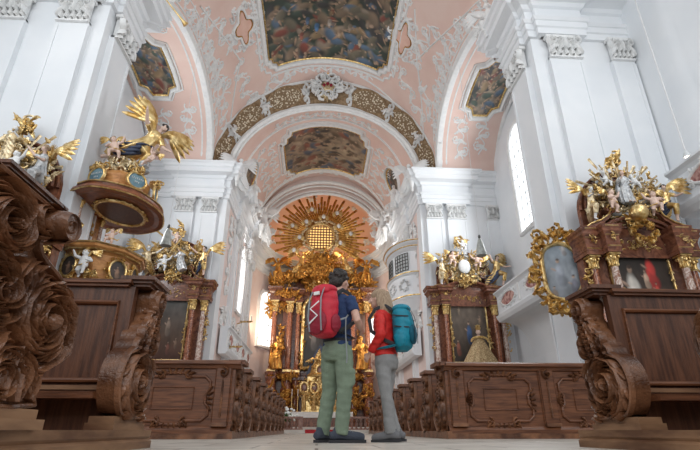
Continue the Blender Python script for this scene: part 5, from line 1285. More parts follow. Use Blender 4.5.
# lower zone: mensa, tabernacle
q = MB().box(-2.0, -2.2, .27, 2.2, -.6, 1.12); q.build('altar_table', 'brown_marble', HA, smooth=False)
q = MB().box(-2.1, -2.25, 1.12, 2.3, -.55, 1.2); q.box(-2.1, -2.27, .85, 2.3, -2.2, 1.2); q.build('altar_cloth', 'linen', HA, smooth=False)
tb = MB().box(-1.1, -1.0, 1.2, 1.3, -.2, 2.2); tb.box(-.75, -1.1, 2.2, .95, -.2, 3.5); tb.lathe([(.9, 0), (.95, .12), (.7, .3), (.55, .8), (.3, 1.2), (.12, 1.5), (.04, 1.7)], 16, (.1, -.6, 3.5)); tb.build('tabernacle', 'gold', HA)
g = MB()
for x, z in ((-.95, 2.75), (1.15, 2.75), (-.25, 2.75), (.45, 2.75), (.1, 3.9)):
    m_ = flat_map((x, -1.3, z), (1, 0, 0), (0, 0, 1), (0, -1, 0)); o = [(.27*cos(2*PI*k/20), .36*sin(2*PI*k/20)) for k in range(21)]; g.ribbon(o, .09, .10, m_); rocaille(g, m_, 0, 0, .40, .50, .13, .08, 9, rg); g.tube([(x, -1.3, z - .4), (x, -1.25, z - 1.4)], [.10, .17], 8)
g.build('reliquary_frames', 'gold', HA)
q = MB()
for x, z in ((-.95, 2.75), (1.15, 2.75), (-.25, 2.75), (.45, 2.75), (.1, 3.9)): q.ell((x, -1.28, z), (.24, .04, .33), 14)
q.build('reliquary_field', 'brown_marble', HA)
g = MB(); tangle(g, (.1, -1.2, 2.2), (1.2, .1, .6), 50, rg, .11); tangle(g, (.1, -.9, 4.6), (.7, .2, .5), 20, rg, .10); g.build('tabernacle_carving', 'gold', HA)
q = MB(); q.prism([(-1.0, 3.4), (1.2, 3.4), (.5, 5.3), (.1, 5.9), (-.3, 5.3)], -.15, -.05); q.build('baldachin_drape', 'navy_paint', HA, smooth=False)
for x, w_ in ((-1.75, 'outer left'), (-1.35, 'inner left'), (1.55, 'inner right'), (1.95, 'outer right')): candlestick(x, HY - 1.4, 1.2, 1.0, w_ + ' gilded candlestick on the white cloth of the high altar')
# figures of the high altar
H_ = [('carved_saint', 'saint', 1, 'dark_gilt', (-2.95, 34.3, 4.0), .2, 2.3, 'gilded saint standing between the left columns of the high altar'),
      ('carved_saint', 'saint', 2, 'dark_gilt', (3.0, 34.3, 4.0), -.2, 2.3, 'gilded saint standing between the right columns of the high altar'),
      ('carved_angel', 'angel', 0, 'dark_gilt', (-3.3, 34.4, 10.3), .3, 1.9, 'dark gilded angel on the left shoulder of the high altar'),
      ('carved_angel', 'angel', 1, 'dark_gilt', (3.5, 34.4, 10.3), -.3, 1.9, 'dark gilded angel on the right shoulder of the high altar'),
      ('carved_angel', 'angel', 1, 'gilt', (-1.5, 34.5, 11.0), .3, 1.8, 'gilded angel kneeling left of the high altar crown'),
      ('carved_angel', 'angel', 0, 'gilt', (1.8, 34.5, 11.0), -.3, 1.8, 'gilded angel kneeling right of the high altar crown'),
      ('carved_cherub', 'putto', 0, 'dark_gilt', (-.5, 34.4, 11.6), 0, .9, 'left cherub under the sunburst of the high altar'),
      ('carved_cherub', 'putto', 1, 'dark_gilt', (.8, 34.4, 11.6), 0, .9, 'right cherub under the sunburst of the high altar')]
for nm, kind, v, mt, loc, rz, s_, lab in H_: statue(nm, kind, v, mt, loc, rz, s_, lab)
# ---------------------------------------------------------------- sunburst
SB = thing('sunburst', 'great golden sunburst with cherub heads round an amber window above the high altar', 'sunburst', (-.10, 33.4, 13.62))
ry = {}
for k in range(72):
    a = 2*PI*k/72
    if sin(a) < -.5: continue
    L = (3.62, 3.05, 3.4, 2.8)[k % 4]
    key = k % 4
    if key not in ry:
        mb = MB(); mb.tube([(1.1, 0, 0), (L*.8, -.06, 0), (L, -.10, 0)], [.03, .095, .09], 4, .5, up=(0, 1, 0)); mb.tube([(1.1, .03, .03), (L*.72, .0, .15)], [.02, .06], 4, .5, up=(0, 1, 0)); ry[key] = mb.data('ray', 'dark_gold', False)
    link('ray', ry[key], SB, rot=(0, -a, 0))
q = MB().tube([(1.08*cos(2*PI*i/40), -.04, 1.08*sin(2*PI*i/40)) for i in range(41)], .10, 8); q.build('ring', 'gold', SB)
q = MB(); q.add([(1.0*cos(2*PI*i/32), .06, 1.0*sin(2*PI*i/32)) for i in range(32)], [tuple(range(32))]); wn = q.build('amber_window', 'amber_glass', SB, smooth=False)
q = MB()
for k in range(-4, 5):
    h = math.sqrt(max(0, 1.0**2 - (k*.22)**2)); q.box(k*.22-.035, -.0, -h, k*.22+.035, .05, h); q.box(-h, -.0, k*.22-.035, h, .05, k*.22+.035)
q.build('lattice', 'brown_marble', wn, smooth=False)
q = MB(); rg = random.Random(4)
for k in range(46): a = 2*PI*k/46; r_ = rg.uniform(1.2, 1.5); q.ell((r_*cos(a), -.14, r_*sin(a)), (.13, .08, .11), 8)

q.build('cloud_ring', 'pale_gold', SB)
for k in range(14):
    a = 2*PI*k/14 + .1
    if sin(a) < -.65: continue
    hr = ['three', 'two', 'one', 'twelve', 'eleven', 'ten', 'nine', 'eight', 'seven', 'six', 'five', 'four'][int(round(a/(PI/6))) % 12]; r_ = 1.6 if k % 2 else 2.3; t = statue('cherub_head', 'bust', 0, 'white_gilt', (-.10 + r_*cos(a), 33.05, 13.62 + r_*sin(a)), 0, .36, ("cherub head nearest %s o'clock in the %s ring of the sunburst" % (hr, 'inner' if k % 2 else 'outer')), 'cherub heads of the sunburst')

# ================================================================ pulpit
PL = thing('pulpit', 'brown and gilt pulpit with a broad sounding board fixed to the left nave pier', 'pulpit', (-5.42, 11.4, -.06)); rg = random.Random(6)
def octo(r, n=10, a0=0.0): return [(r*cos(a0 + 2*PI*i/n), r*sin(a0 + 2*PI*i/n)) for i in range(n)]
b = MB().lathe([(.05, 2.2), (.12, 2.35), (.30, 2.55), (.55, 2.8), (.78, 3.0), (.84, 3.1), (.80, 3.16), (.74, 3.2), (.82, 3.9), (.86, 3.95), (.98, 4.02), (1.0, 4.08), (.96, 4.12), (.5, 4.12)], 10, sx=1.0, sy=1.2)
b.build('pulpit_body', 'veneer', PL, smooth=False)
q = MB()
for z, r_ in ((3.14, .84), (3.97, .92), (4.10, 1.01)): q.tube([(1.0*r_*cos(2*PI*i/10), 1.2*r_*sin(2*PI*i/10), z) for i in range(11)], .022, 5)
q.build('gilt_moulding', 'gold', PL)
for k, a in enumerate((-2.55, -1.90, -1.28, -.63, -.0)):
    c = Vector((.80*cos(a), .80*1.2*sin(a), 3.58)); nrm = Vector((cos(a), sin(a), 0)).normalized(); ax = Vector((-nrm.y, nrm.x, 0)); m_ = flat_map(c, ax, (0, 0, 1), nrm)
    if k % 2 == 1 or k == 4:
        img = painter(24, 30, 30 + k, dk, [(.5, .38, .34, (.28, .16, .10))]); o = lambda u, v: ((u-.5)/.5)**2 + ((v-.5)/.5)**2 < 1
        paint_mesh('medallion', lambda u, v, m_=m_: m_(-.20 + .40*u, -.24 + .48*v, .03), 24, 30, img, PL, o)
        g = MB(); el = [(.21*cos(2*PI*i/24), .25*sin(2*PI*i/24)) for i in range(25)]; g.ribbon(el, .035, .07, m_); rocaille(g, m_, 0, 0, .25, .29, .055, .05, 12, rg); g.build('medallion_frame', 'gold', PL)
    else:
        g = MB(); tangle(g, c + nrm*.06 + Vector((0, 0, -.18)), (.12, .03, .12), 12, rg, .04); g.build('gilt_carving', 'gold', PL)
g = MB()
for a in (-2.3, -1.6, -.9, -.3):
    c = Vector((.76*cos(a), .76*1.2*sin(a), 3.0)); m_ = flat_map(c, Vector((-sin(a), cos(a), 0)), (0, 0, 1), (cos(a), sin(a), 0)); rinceau(g, m_, [(-.28, -.02), (.28, -.02)], .14, .022, .05, rg, 5)
g.build('gilt_garland', 'gold', PL)
# back panel and small columns up to the sounding board
q = MB().box(-.66, -.75, 4.1, -.62, .75, 5.4); q.build('back_panel', 'veneer', PL, smooth=False)
q = MB()
for y in (-.78, -.30, .34, .74): q.box(-.66, y, 4.1, -.58, y + .07, 5.4)
q.box(-.66, -.22, 4.3, -.62, -.08, 5.1); q.build('pale_pilaster', 'stucco_white', PL, smooth=False)
q = MB(); q.prism([(-.02, 4.2), (.30, 4.2)] + [(.14 + .16*cos(PI*i/10), 4.85 + .16*sin(PI*i/10)) for i in range(11)], -.63, -.60, lambda a, b, d: (d, a, b)); q.build('back_picture', 'pew_wood_dark', PL, smooth=False)
g = MB(); m_ = flat_map((-.60, 0, 0), (0, 1, 0), (0, 0, 1), (1, 0, 0)); rocaille(g, m_, .14, 4.6, .26, .50, .09, .06, 12, rg); tangle(g, (-.55, -.5, 4.6), (.05, .15, .35), 12, rg, .04); g.build('back_carving', 'gold', PL)
for y in (-.62, .60): column(PL, -.50, y, 4.12, 5.36, .05, 'pale_marble')
# sounding board
prof = [(.02, 5.42), (1.15, 5.40), (1.30, 5.36), (1.42, 5.37), (1.46, 5.42), (1.44, 5.48), (1.34, 5.53), (1.36, 5.60), (1.10, 5.66), (.7, 5.76)]
CX_, CY_ = .05, .12
def canopy_outline(r_, z, n=48): return [(CX_ + r_*.78*cos(2*PI*i/n)*(1 + .012*cos(8*2*PI*i/n)), CY_ + r_*1.0*sin(2*PI*i/n)*(1 + .012*cos(8*2*PI*i/n)), z) for i in range(n)]
mb = MB(); n = 48
for r_, z in prof: mb.v += canopy_outline(r_, z, n)
for j in range(len(prof)-1):
    for i in range(n): mb.f.append((j*n+i, j*n+(i+1) % n, (j+1)*n+(i+1) % n, (j+1)*n+i))
mb.f.append(tuple(range(n))); mb.f.append(tuple(range((len(prof)-1)*n, len(prof)*n)))
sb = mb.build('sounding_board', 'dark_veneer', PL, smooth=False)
um = flat_map((CX_ + .1, CY_, 5.38), (1, 0, 0), (0, 1, 0), (0, 0, -1))
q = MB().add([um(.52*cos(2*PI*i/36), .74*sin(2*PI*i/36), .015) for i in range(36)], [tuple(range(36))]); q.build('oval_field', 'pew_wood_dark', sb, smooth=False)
g = MB(); el = [(.56*cos(2*PI*i/36), .78*sin(2*PI*i/36)) for i in range(37)]; g.ribbon(el, .045, .06, um); rocaille(g, um, 0, 0, .58, .80, .06, .04, 24, rg); g.build('oval_frame', 'gold', sb)
g = MB(); g.tube(canopy_outline(1.45, 5.39) + canopy_outline(1.45, 5.39)[:1], .02, 5); g.tube(canopy_outline(1.38, 5.60) + canopy_outline(1.38, 5.60)[:1], .02, 5); g.build('gilt_moulding', 'gold', sb)
# crown on the board
mb = MB().lathe([(.95, 0), (.92, .18), (.80, .26), (.84, .5), (.74, .62), (.45, .80), (.30, .95), (.34, 1.02), (.22, 1.12)], 10, (CX_, CY_, 5.66), .86, .95); mb.build('canopy_crown', 'veneer', PL, smooth=False)
for a, txt in ((-1.95, 1), (-.75, 1), (-2.95, 0), (.2, 0)):
    c = Vector((CX_ + .80*cos(a), CY_ + .88*sin(a), 6.03)); nrm = Vector((cos(a), sin(a), .0)).normalized(); ax = Vector((-nrm.y, nrm.x, 0)); m_ = flat_map(c, ax, (0, 0, 1), nrm)
    q = MB().add([m_(.23*cos(2*PI*i/24), .20*sin(2*PI*i/24), .03) for i in range(24)], [tuple(range(24))]); q.build('blue_tablet', 'blue_panel', PL, smooth=False)
    g = MB(); el = [(.24*cos(2*PI*i/24), .22*sin(2*PI*i/24)) for i in range(25)]; g.ribbon(el, .04, .06, m_); tangle(g, c + Vector((0, 0, .30)), (.22, .06, .08), 10, rg, .045); g.build('tablet_frame', 'gold', PL)
    if txt:
        g = MB()
        for row, wds in ((.05, 7), (-.05, 3)):
            for i in range(wds): x = (i - (wds-1)/2)*.048; g.tube([m_(x, row - .018, .04), m_(x, row + .022, .04)], .007, 4); g.tube([m_(x - .012, row + (.02 if i % 2 else -.015), .04), m_(x + .014, row + (.02 if i % 2 else -.015), .04)], .006, 4)
        g.build('tablet_lettering', 'linen', PL)
g = MB(); tangle(g, (CX_ + .1, CY_ - .5, 6.45), (.5, .15, .22), 30, rg, .06); tangle(g, (CX_ - .9, CY_ - .2, 6.05), (.14, .1, .25), 12, rg, .06); g.tube([(CX_ - .95, CY_-.6, 5.7), (CX_ - 1.05, CY_-.6, 6.1), (CX_ - 1.2, CY_-.6, 6.4), (CX_ - 1.05, CY_-.6, 6.45)], [.06, .07, .05, .03], 7); tangle(g, (CX_ - 1.1, CY_-.6, 6.3), (.12, .05, .12), 8, rg, .06)
g.build('crown_carving', 'pale_gold', PL)
PX0, PY0 = -5.40, 11.45
P_ = [('carved_angel', 'angel', 1, 'poly', (PX0 + .16, PY0 - .3, 6.50), .75, 1.65, 'gilded angel with raised wings on top of the pulpit canopy', (.28, .42)),
      ('carved_cherub', 'putto', 0, 'silver', (PX0 + .0, PY0 - .55, 6.62), .4, .62, 'grey-winged cherub left of the angel on the pulpit canopy', (0, -.3)),
      ('carved_cherub', 'putto', 1, 'silver', (PX0 + .75, PY0 - .5, 6.45), -.6, .5, 'cherub leaning out right below the angel on the pulpit canopy', (0, .9)),
      ('carved_cherub', 'putto', 1, 'white_gilt', (PX0 + .10, PY0 - 1.12, 3.26), .0, .60, 'pale cherub seated on the front of the pulpit body', (0, 0)),
      ('carved_saint', 'saint', 1, 'white_gilt', (PX0 - .62, PY0 - .80, 3.18), .1, .80, 'small pale saint on the left edge of the pulpit body', (0, 0)),
      ('carved_cherub', 'putto', 0, 'white_gilt', (PX0 - .62, PY0 - .55, 4.13), .4, .60, 'pale cherub reaching up under the left of the sounding board', (0, -.7)),
      ('carved_cherub', 'putto', 0, 'silver', (PX0 + .40, PY0 - .75, 4.13), 0, .40, 'small cherub on the rim of the pulpit body', (0, 0))]
for nm, kind, v, mt, loc, rz, s_, lab, tl in P_: statue(nm, kind, v, mt, loc, rz, s_, lab, None, tl)
g = MB(); tangle(g, (0, 0, 0), (.22, .1, .14), 20, random.Random(3), .05); 
o = g.build('cloud_base', 'gold', PL); o.location = (.40, -.3, 6.55)
g = MB()
for k in range(9): g.ell((.40 + .3*cos(k*2.1), -.25 + .12*sin(k*1.7), 6.45 + .03*k), (.15, .12, .10), 8)
g.build('cloud_carving', 'silver_paint', PL)

# ================================================================ gilt framed picture on the right pier
GF = thing('gilt_framed_picture', 'asymmetric gilt rocaille frame round a pale picture at the right nave pier', 'picture', (5.58, 10.1, 3.50), -.42)
rg = random.Random(15); m_ = flat_map((0, 0, 0), (1, 0, 0), (0, 0, 1), (0, -1, 0))
out = [(.44*cos(a)*(1 + .10*cos(3*a)), .74*sin(a)*(1 + .08*cos(2*a))) for a in [2*PI*i/48 for i in range(48)]]
img = painter(50, 70, 22, [(0, (.16, .17, .19)), (.5, (.25, .28, .31)), (1, (.20, .25, .30))], [(.45, .45, .26, (.30, .33, .38)), (.7, .25, .2, (.16, .16, .20)), (.3, .15, .16, (.20, .15, .12)), (.6, .8, .12, (.38, .36, .36))])
paint_mesh('canvas', lambda u, v: m_(-.55 + 1.1*u, -.82 + 1.64*v, 0), 50, 70, img, GF, lambda u, v: inside_poly(out, -.55 + 1.1*u, -.82 + 1.64*v))
q = MB(); q.prism([(x*1.12, z*1.08) for x, z in out], .02, .10); q.build('backing_board', 'pew_wood_dark', GF, smooth=False)
g = MB(); g.ribbon(out + out[:1], .055, .09, m_); rocaille(g, m_, 0, 0, .54, .86, .17, .12, 24, rg)
for k in range(26): a = 2*PI*k/26; acanthus(g, m_, .50*cos(a), .82*sin(a), a + rg.uniform(-.8, .8), .30, .13, .09, rg.uniform(-1.5, 1.5), 4, rg)
for c in ((0, 1.05), (-.42, .95), (.38, .85), (.2, -.95), (-.3, -.9)): scroll(g, m_, c[0], c[1], .15, rg.random()*6, 1.2, rg.choice((-1, 1)), .035, .10, 6, rg)
g.build('rocaille_frame', 'gold', GF)
q = MB().tube([(0, .10, 0), (0, .50, 0)], .04, 6); q.build('wall_bracket', 'iron', GF)
# ================================================================ statues on the cornices and arches
S_ = [('angel', 1, (-5.62, 11.15, 12.6), .6, 1.5, 'white stucco angel at the top left, leaning off the cornice of the left nave pier'),
      ('putto', 0, (-5.45, 11.75, 12.82), .9, .8, 'white stucco cherub on the cornice of the left nave pier'),
      ('angel', 0, (5.65, 11.85, 12.45), -.6, 1.5, 'white stucco angel at the top right, seated on the cornice of the right nave pier'),
      ('putto', 1, (5.5, 12.2, 12.82), -.9, .8, 'white stucco cherub on the cornice of the right nave pier'),
      ('angel', 0, (-4.42, 22.1, 11.75), .5, 1.7, 'white stucco angel at the left foot of the chancel arch'),
      ('angel', 1, (4.62, 22.1, 11.75), -.5, 1.7, 'white stucco angel at the right foot of the chancel arch'),
      ('saint', 1, (-4.05, 25.1, 12.2), .6, 1.6, 'first white stucco figure on the left chancel cornice beyond the arch'),
      ('putto', 1, (-4.1, 27.0, 12.3), .8, 1.2, 'white cherub between the figures on the left chancel cornice'),
      ('angel', 0, (-3.95, 29.2, 11.7), .6, 2.3, 'white stucco angel deep on the left chancel cornice beside the apse arch'),
      ('putto', 0, (-3.9, 31.3, 12.0), .5, 1.4, 'farthest white cherub on the left chancel cornice'),
      ('saint', 2, (4.25, 25.1, 12.2), -.6, 1.6, 'first white stucco figure on the right chancel cornice beyond the arch'),
      ('putto', 0, (4.3, 27.0, 12.3), -.8, 1.2, 'white cherub between the figures on the right chancel cornice'),
      ('angel', 1, (4.15, 29.2, 11.7), -.6, 2.3, 'white stucco angel deep on the right chancel cornice beside the apse arch'),
      ('putto', 1, (4.1, 31.3, 12.0), -.5, 1.4, 'farthest white cherub on the right chancel cornice')]
for kind, v, loc, rz, s_, lab in S_: statue('stucco_figure', kind, v, 'stucco', loc, rz, s_, lab)
for k, (a, lab) in enumerate(((PI*.70, 'left of the keystone on the chancel arch'), (PI*.30, 'right of the keystone on the chancel arch'), (PI*.17, 'low on the right flank of the chancel arch'), (PI*.83, 'low on the left flank of the chancel arch'))):
    p = arch(a, .45, .15); statue('stucco_cherub', 'putto', k % 2, 'stucco', (p[0], p[1] - .15, p[2] - .4), 0, .85, 'white cherub clinging ' + lab, None, (-.5, (PI/2 - a)*.8))
# trumpet of the angel at the top left
t = thing('gilt_trumpet', 'thin gilded trumpet pointing down over the vault at the top left', 'trumpet', (0, 0, 0))
a_, b_ = PY(160, -8, 10.6), PY(186, 25, 11.2); a_, b_ = Vector(a_), Vector(b_)
MB().tube([a_, a_.lerp(b_, .5), a_.lerp(b_, .85), b_], [.015, .02, .035, .10], 10).build('tube', 'gold', t)
# ---------------------------------------------------------------- hanging lamps
def cable(par, x, y, z0, z1, r=.008): MB().tube([(x, y, z0), (x, y, z1)], r, 5).build('cable', 'cable_white', par)
for (px, py, Y, ztop, lab) in ((167, 237, 16.0, 15.0, 'bell-shaped grey hanging lamp left of the chancel, over the far left altar'), (480.5, 247, 16.0, 15.2, 'bell-shaped grey hanging lamp right of the chancel, above the far right altar')):
    c = PY(px, py, Y); t = thing('pendant_lamp', lab, 'lamp', c)
    MB().lathe([(.19, -.34), (.20, -.30), (.16, -.1), (.12, .12), (.07, .28), (.03, .34)], 16).build('lamp_shade', 'bell_grey', t)
    MB().lathe([(.02, .34), (.05, .36), (.05, .44), (.015, .5)], 8).build('fitting', 'iron', t)
    MB().tube([(0, 0, .48), (0, 0, sidez(Y) - c.z + .05)], .010, 5).build('cable', 'cable_white', t)
c = PY(687, 156, 9.0); t = thing('spot_lamp', 'small lit lamp on a long white cable by the right gallery', 'lamp', c)
MB().lathe([(.02, .16), (.05, .10), (.085, .0), (.08, -.02)], 12).build('lamp_shade', 'grey_plaster', t); MB().ell((0, 0, -.02), (.055, .055, .035), 10).build('bulb', 'bulb_glow', t)
MB().tube([(0, 0, .15), (0, 0, 13.5)], .016, 5).build('cable', 'cable_white', t)
t = thing('hanging_cross', 'crucifix-topped chain hanging over the aisle before the sunburst', 'chain', (.0, 26.0, 14.6)) if False else None
# brass bracket candle arms on the left gallery
for (px, py, X, lab) in ((232, 347, -4.3, 'nearer brass candle arm reaching out from the left chancel gallery'), (243, 322, -4.1, 'farther brass candle arm above the left chancel gallery')):
    c = PX(px, py, X); t = thing('candle_arm', lab, 'candle holder', c); m_ = MB()
    m_.tube([(-.3, 0, -.1), (0, 0, 0), (.45, 0, 0)], .03, 6)
    for k in range(4): m_.lathe([(.07, 0), (.09, .03), (.03, .05)], 8, (-.1 + .18*k, 0, .02))
    m_.build('arm', 'gold', t)
    q = MB()
    for k in range(4): q.lathe([(.025, .05), (.025, .30)], 6, (-.1 + .18*k, 0, .02))
    q.build('candles', 'linen', t)
# ================================================================ the two hikers
def loft(mb, rings, n=24):
    """rings (cx, cy, z, rx, ry)"""
    vs = [(cx + rx*cos(2*PI*i/n), cy + ry*sin(2*PI*i/n), z) for cx, cy, z, rx, ry in rings for i in range(n)]; m_ = len(rings)
    fs = [(j*n+i, j*n+(i+1) % n, (j+1)*n+(i+1) % n, (j+1)*n+i) for j in range(m_-1) for i in range(n)] + [tuple(range(n))[::-1], tuple(range((m_-1)*n, m_*n))]
    return mb.add(vs, fs)
def wrinkle(me, amp, f, seed=0):
    for v in me.vertices:
        c = v.co; q_ = sin(7*c.z + 5*c.x + seed); d = amp*(.55*sin(f*1.6*c.z + f*1.1*c.x*(1 if q_ > 0 else -1) + 2.5*sin(17*c.y + 9*c.z + seed)) + .45*sin(f*2.9*c.z - 38*c.x + 20*c.y + seed*2) + .4*sin(f*.9*(c.x - c.z) + 24*c.y))
        v.co = c + v.normal*d
def dressed(name, mb, voxel, mat, par, amp, f, seed=0, smooth=4):
    me = fuse(mb, voxel, smooth); wrinkle(me, amp, f, seed); me.name = name; me.materials.append(M[mat]); return link(name, me, par)
def shoe(par, x, y, rz, mat, s=1.0, sole='sole'):
    u = MB(); u.tube([(0, .108, .045), (0, .075, .05), (0, .02, .055), (0, -.07, .046), (0, -.15, .038), (0, -.195, .032)], [.032, .046, .049, .048, .046, .034], 10, .9); u.tube([(0, .04, .05), (0, .035, .115)], [.044, .040], 10)
    me = fuse(u, .008, 3); me.name = 'shoe'; me.materials.append(M[mat]); o = link('shoe', me, par, loc=(x, y, .01), rot=(0, 0, rz), scale=s)
    q = MB(); q.prism([(-.028, .105), (-.040, .06), (-.042, .0), (-.040, -.05), (-.042, -.12), (-.034, -.18), (-.018, -.206), (0, -.213), (.018, -.206), (.034, -.18), (.042, -.12), (.040, -.05), (.042, .0), (.040, .06), (.028, .105), (0, .118)], -.008, .016, lambda a, b, d: (a, b, d)); q.build('sole', sole, o, smooth=False)
    q = MB()
    for k in range(5): yy = -.02 - .022*k; q.tube([(-.028, yy, .098 - .007*k), (0, yy - .008, .106 - .008*k), (.028, yy, .098 - .007*k)], .0035, 5)
    q.tube([(0, 0, .11), (.02, -.01, .12), (.03, .0, .10)], .003, 5); q.build('lace', 'lace', o)
    return o
def fingers(b, wrist, d, palm_n, s=1.0, curl=.6):
    """palm, four unequal bent fingers and a thumb at the side of the palm"""
    w_ = Vector(wrist); d = Vector(d).normalized(); nn = Vector(palm_n); nn = (nn - d*nn.dot(d)).normalized(); sd = d.cross(nn)
    b.tube([w_ - d*.02*s, w_ + d*.03*s, w_ + d*.085*s], [.026*s, .036*s, .038*s], 8, .5, up=nn)
    for k, L in enumerate((.065, .075, .070, .055)):
        p = w_ + d*.08*s + sd*(k-1.5)*.019*s; p1 = p + (d*cos(curl*.5) + nn*sin(curl*.5))*L*.45*s; p2 = p1 + (d*cos(curl*1.4) + nn*sin(curl*1.4))*L*.32*s; p3 = p2 + (d*cos(curl*2.2) + nn*sin(curl*2.2))*L*.25*s
        b.tube([p, p1, p2, p3], [.0095*s, .009*s, .008*s, .0065*s], 6)
    p = w_ + d*.025*s - sd*.028*s; p1 = p - sd*.025*s + d*.03*s + nn*.012*s; p2 = p1 + d*.03*s + nn*.012*s; b.tube([p, p1, p2], [.013*s, .011*s, .008*s], 6)
def face_head(b, c, s):
    c = Vector(c); b.ell(c + Vector((0, .01, .012)), (s*.70, s*.86, s*.90), 16); b.ell(c + Vector((0, -s*.22, -s*.42)), (s*.50, s*.56, s*.52), 12)
    b.tube([c + Vector((0, -s*.80, .12*s)), c + Vector((0, -s*1.02, -s*.18)), c + Vector((0, -s*.84, -s*.26))], [.010, .017, .014], 6)
    for k in (-1, 1):
        b.ell(c + Vector((k*s*.70, s*.02, -s*.08)), (s*.07, s*.16, s*.24), 8); b.ell(c + Vector((k*s*.30, -s*.72, .08*s)), (s*.14, s*.08, s*.09), 6); b.ell(c + Vector((k*s*.36, -s*.62, -.22*s)), (s*.2, s*.16, s*.18), 6)
    b.ell(c + Vector((0, -s*.72, -.48*s)), (s*.20, s*.08, s*.06), 6); b.ell(c + Vector((0, -s*.62, -.78*s)), (s*.22, s*.16, s*.15), 6)

# ---- the man: back to us, turned to the right; local front is -y
MN = thing('person', 'person in a navy T-shirt and green hiking trousers, seen from behind', 'person', (.19, 5.07, 0), 2.45, scale=.99)
b = MB(); face_head(b, (0, -.045, 1.655), .120); b.tube([(0, .01, 1.46), (0, -.01, 1.58)], [.062, .056], 12); b.ell((0, 0, 1.36), (.15, .09, .12), 12)
for sd, e, h in ((-1, (-.285, .03, 1.17), (-.20, -.17, 1.12)), (1, (.27, .02, 1.16), (.17, -.18, 1.14))):
    b.tube([(sd*.185, .01, 1.44), tuple(lerp((sd*.185, .01, 1.44)[i], e[i], .5) for i in range(3)), e, tuple(lerp(e[i], h[i], .35) for i in range(3)), h], [.050, .046, .040, .041, .026], 10)
    fingers(b, h, (Vector(h) - Vector(e)), (-sd*.9, 0, .2), 1.0, .8)
fused('body', b, .008, 'skin', MN, 3)
h = MB(); h.ell((0, -.02, 1.695), (.098, .115, .098), 14); h.ell((0, .035, 1.64), (.090, .068, .075), 12); rgh = random.Random(5)
for i in range(120):
    a, e = rgh.random()*2*PI, rgh.uniform(-.15, 1.5); p = Vector((.098*cos(a)*cos(e), -.018 + .118*sin(a)*cos(e), 1.70 + .098*sin(e)))
    if p.y > -.10 or p.z > 1.73: h.ell(p, (.019, .019, .017), 6)
fused('hair', h, .008, 'black_hair', MN, 1)
t_ = MB(); loft(t_, [(0, 0, .93, .175, .125), (0, 0, 1.0, .168, .120), (0, .005, 1.12, .165, .118), (0, .01, 1.26, .185, .128), (0, .01, 1.38, .195, .125), (0, .01, 1.45, .165, .10), (0, .01, 1.50, .085, .075)])
for sd, e in ((-1, (-.285, .03, 1.17)), (1, (.27, .02, 1.16))): p0 = Vector((sd*.165, .01, 1.43)); t_.tube([p0, p0.lerp(Vector(e), .3), p0.lerp(Vector(e), .62)], [.072, .070, .066], 12)
dressed('t_shirt', t_, .010, 'navy_shirt', MN, .0035, 34, 1)
t_ = MB(); loft(t_, [(0, 0, .78, .155, .125), (0, .01, .86, .178, .140), (0, .0, .95, .168, .128), (0, 0, 1.0, .165, .122)])
for sd, kn, an in ((-1, (-.105, .0, .50), (-.085, .03, .07)), (1, (.125, -.04, .50), (.165, .02, .07))):
    t_.tube([(sd*.088, .005, .88), (sd*.095, .0, .74), kn, tuple(lerp(kn[i], an[i], .5) for i in range(3)), an], [.098, .098, .080, .074, .070], 14)
for k in range(3): t_.tube([(-.19, -.0, .66 - .05*k), (-.205, .02, .66 - .05*k)], [.045, .04], 8)
dressed('trousers', t_, .010, 'green_trousers', MN, .0030, 30, 3)
for sd, x, y, rz in ((-1, -.085, .015, -.75), (1, .165, .01, .10)): shoe(MN, x, y, rz, 'shoe_dark', 1.14)
q = MB(); loft(q, [(0, 0, .975, .172, .128), (0, 0, 1.005, .170, .126)]); q.build('waistband', 'black_strap', MN)

def strap(par, pts, w_, mat='black_strap', name='strap', up=(0, 1, 0)): return MB().tube(pts, w_, 6, .28, up=up).build(name, mat, par)
RP = thing('backpack', 'red backpack with pink-grey pockets worn on the back of the person in navy', 'backpack', (.19, 5.07, 0), 2.45, scale=.99)
p = MB(); loft(p, [(.0, .20, 1.00, .10, .07), (0, .22, 1.03, .145, .10), (0, .235, 1.12, .162, .125), (0, .235, 1.28, .165, .130), (0, .225, 1.42, .155, .120), (0, .215, 1.50, .130, .095), (0, .20, 1.54, .09, .06)])
dressed('pack_body', p, .010, 'red_pack', RP, .003, 26, 2)
p = MB(); p.ell((0, .23, 1.50), (.150, .125, .060), 16); p.ell((0, .30, 1.47), (.12, .06, .05), 12); dressed('pack_lid', p, .009, 'red_pack', RP, .002, 30, 4)
p = MB(); p.ell((0, .345, 1.14), (.125, .045, .135), 14); dressed('front_pocket', p, .008, 'dark_red_pack', RP, .002, 30, 6)
for x in (-.155, .155): p = MB().ell((x, .23, 1.13), (.04, .075, .10), 12); dressed('side_pocket', p, .008, 'dark_red_pack', RP, .002, 40, 5)
for x in (-.07, .07): strap(RP, [(x, .32, 1.52), (x*1.1, .385, 1.38), (x*1.2, .395, 1.20), (x*1.1, .37, 1.04)], .010, 'grey_strap', 'compression_strap')
strap(RP, [(-.06, .395, 1.34), (.05, .405, 1.27), (-.05, .405, 1.19), (.06, .40, 1.12)], .010, 'linen', 'bungee_cord', (0, 1, .2))
q = MB().box(-.035, .355, 1.42, .035, .372, 1.455); q.build('label_patch', 'linen', RP, smooth=False)
q = MB(); q.tube([(.172, .20, 1.10), (.172, .205, 1.34)], .028, 8); q.build('rolled_strap', 'grey_strap', RP)
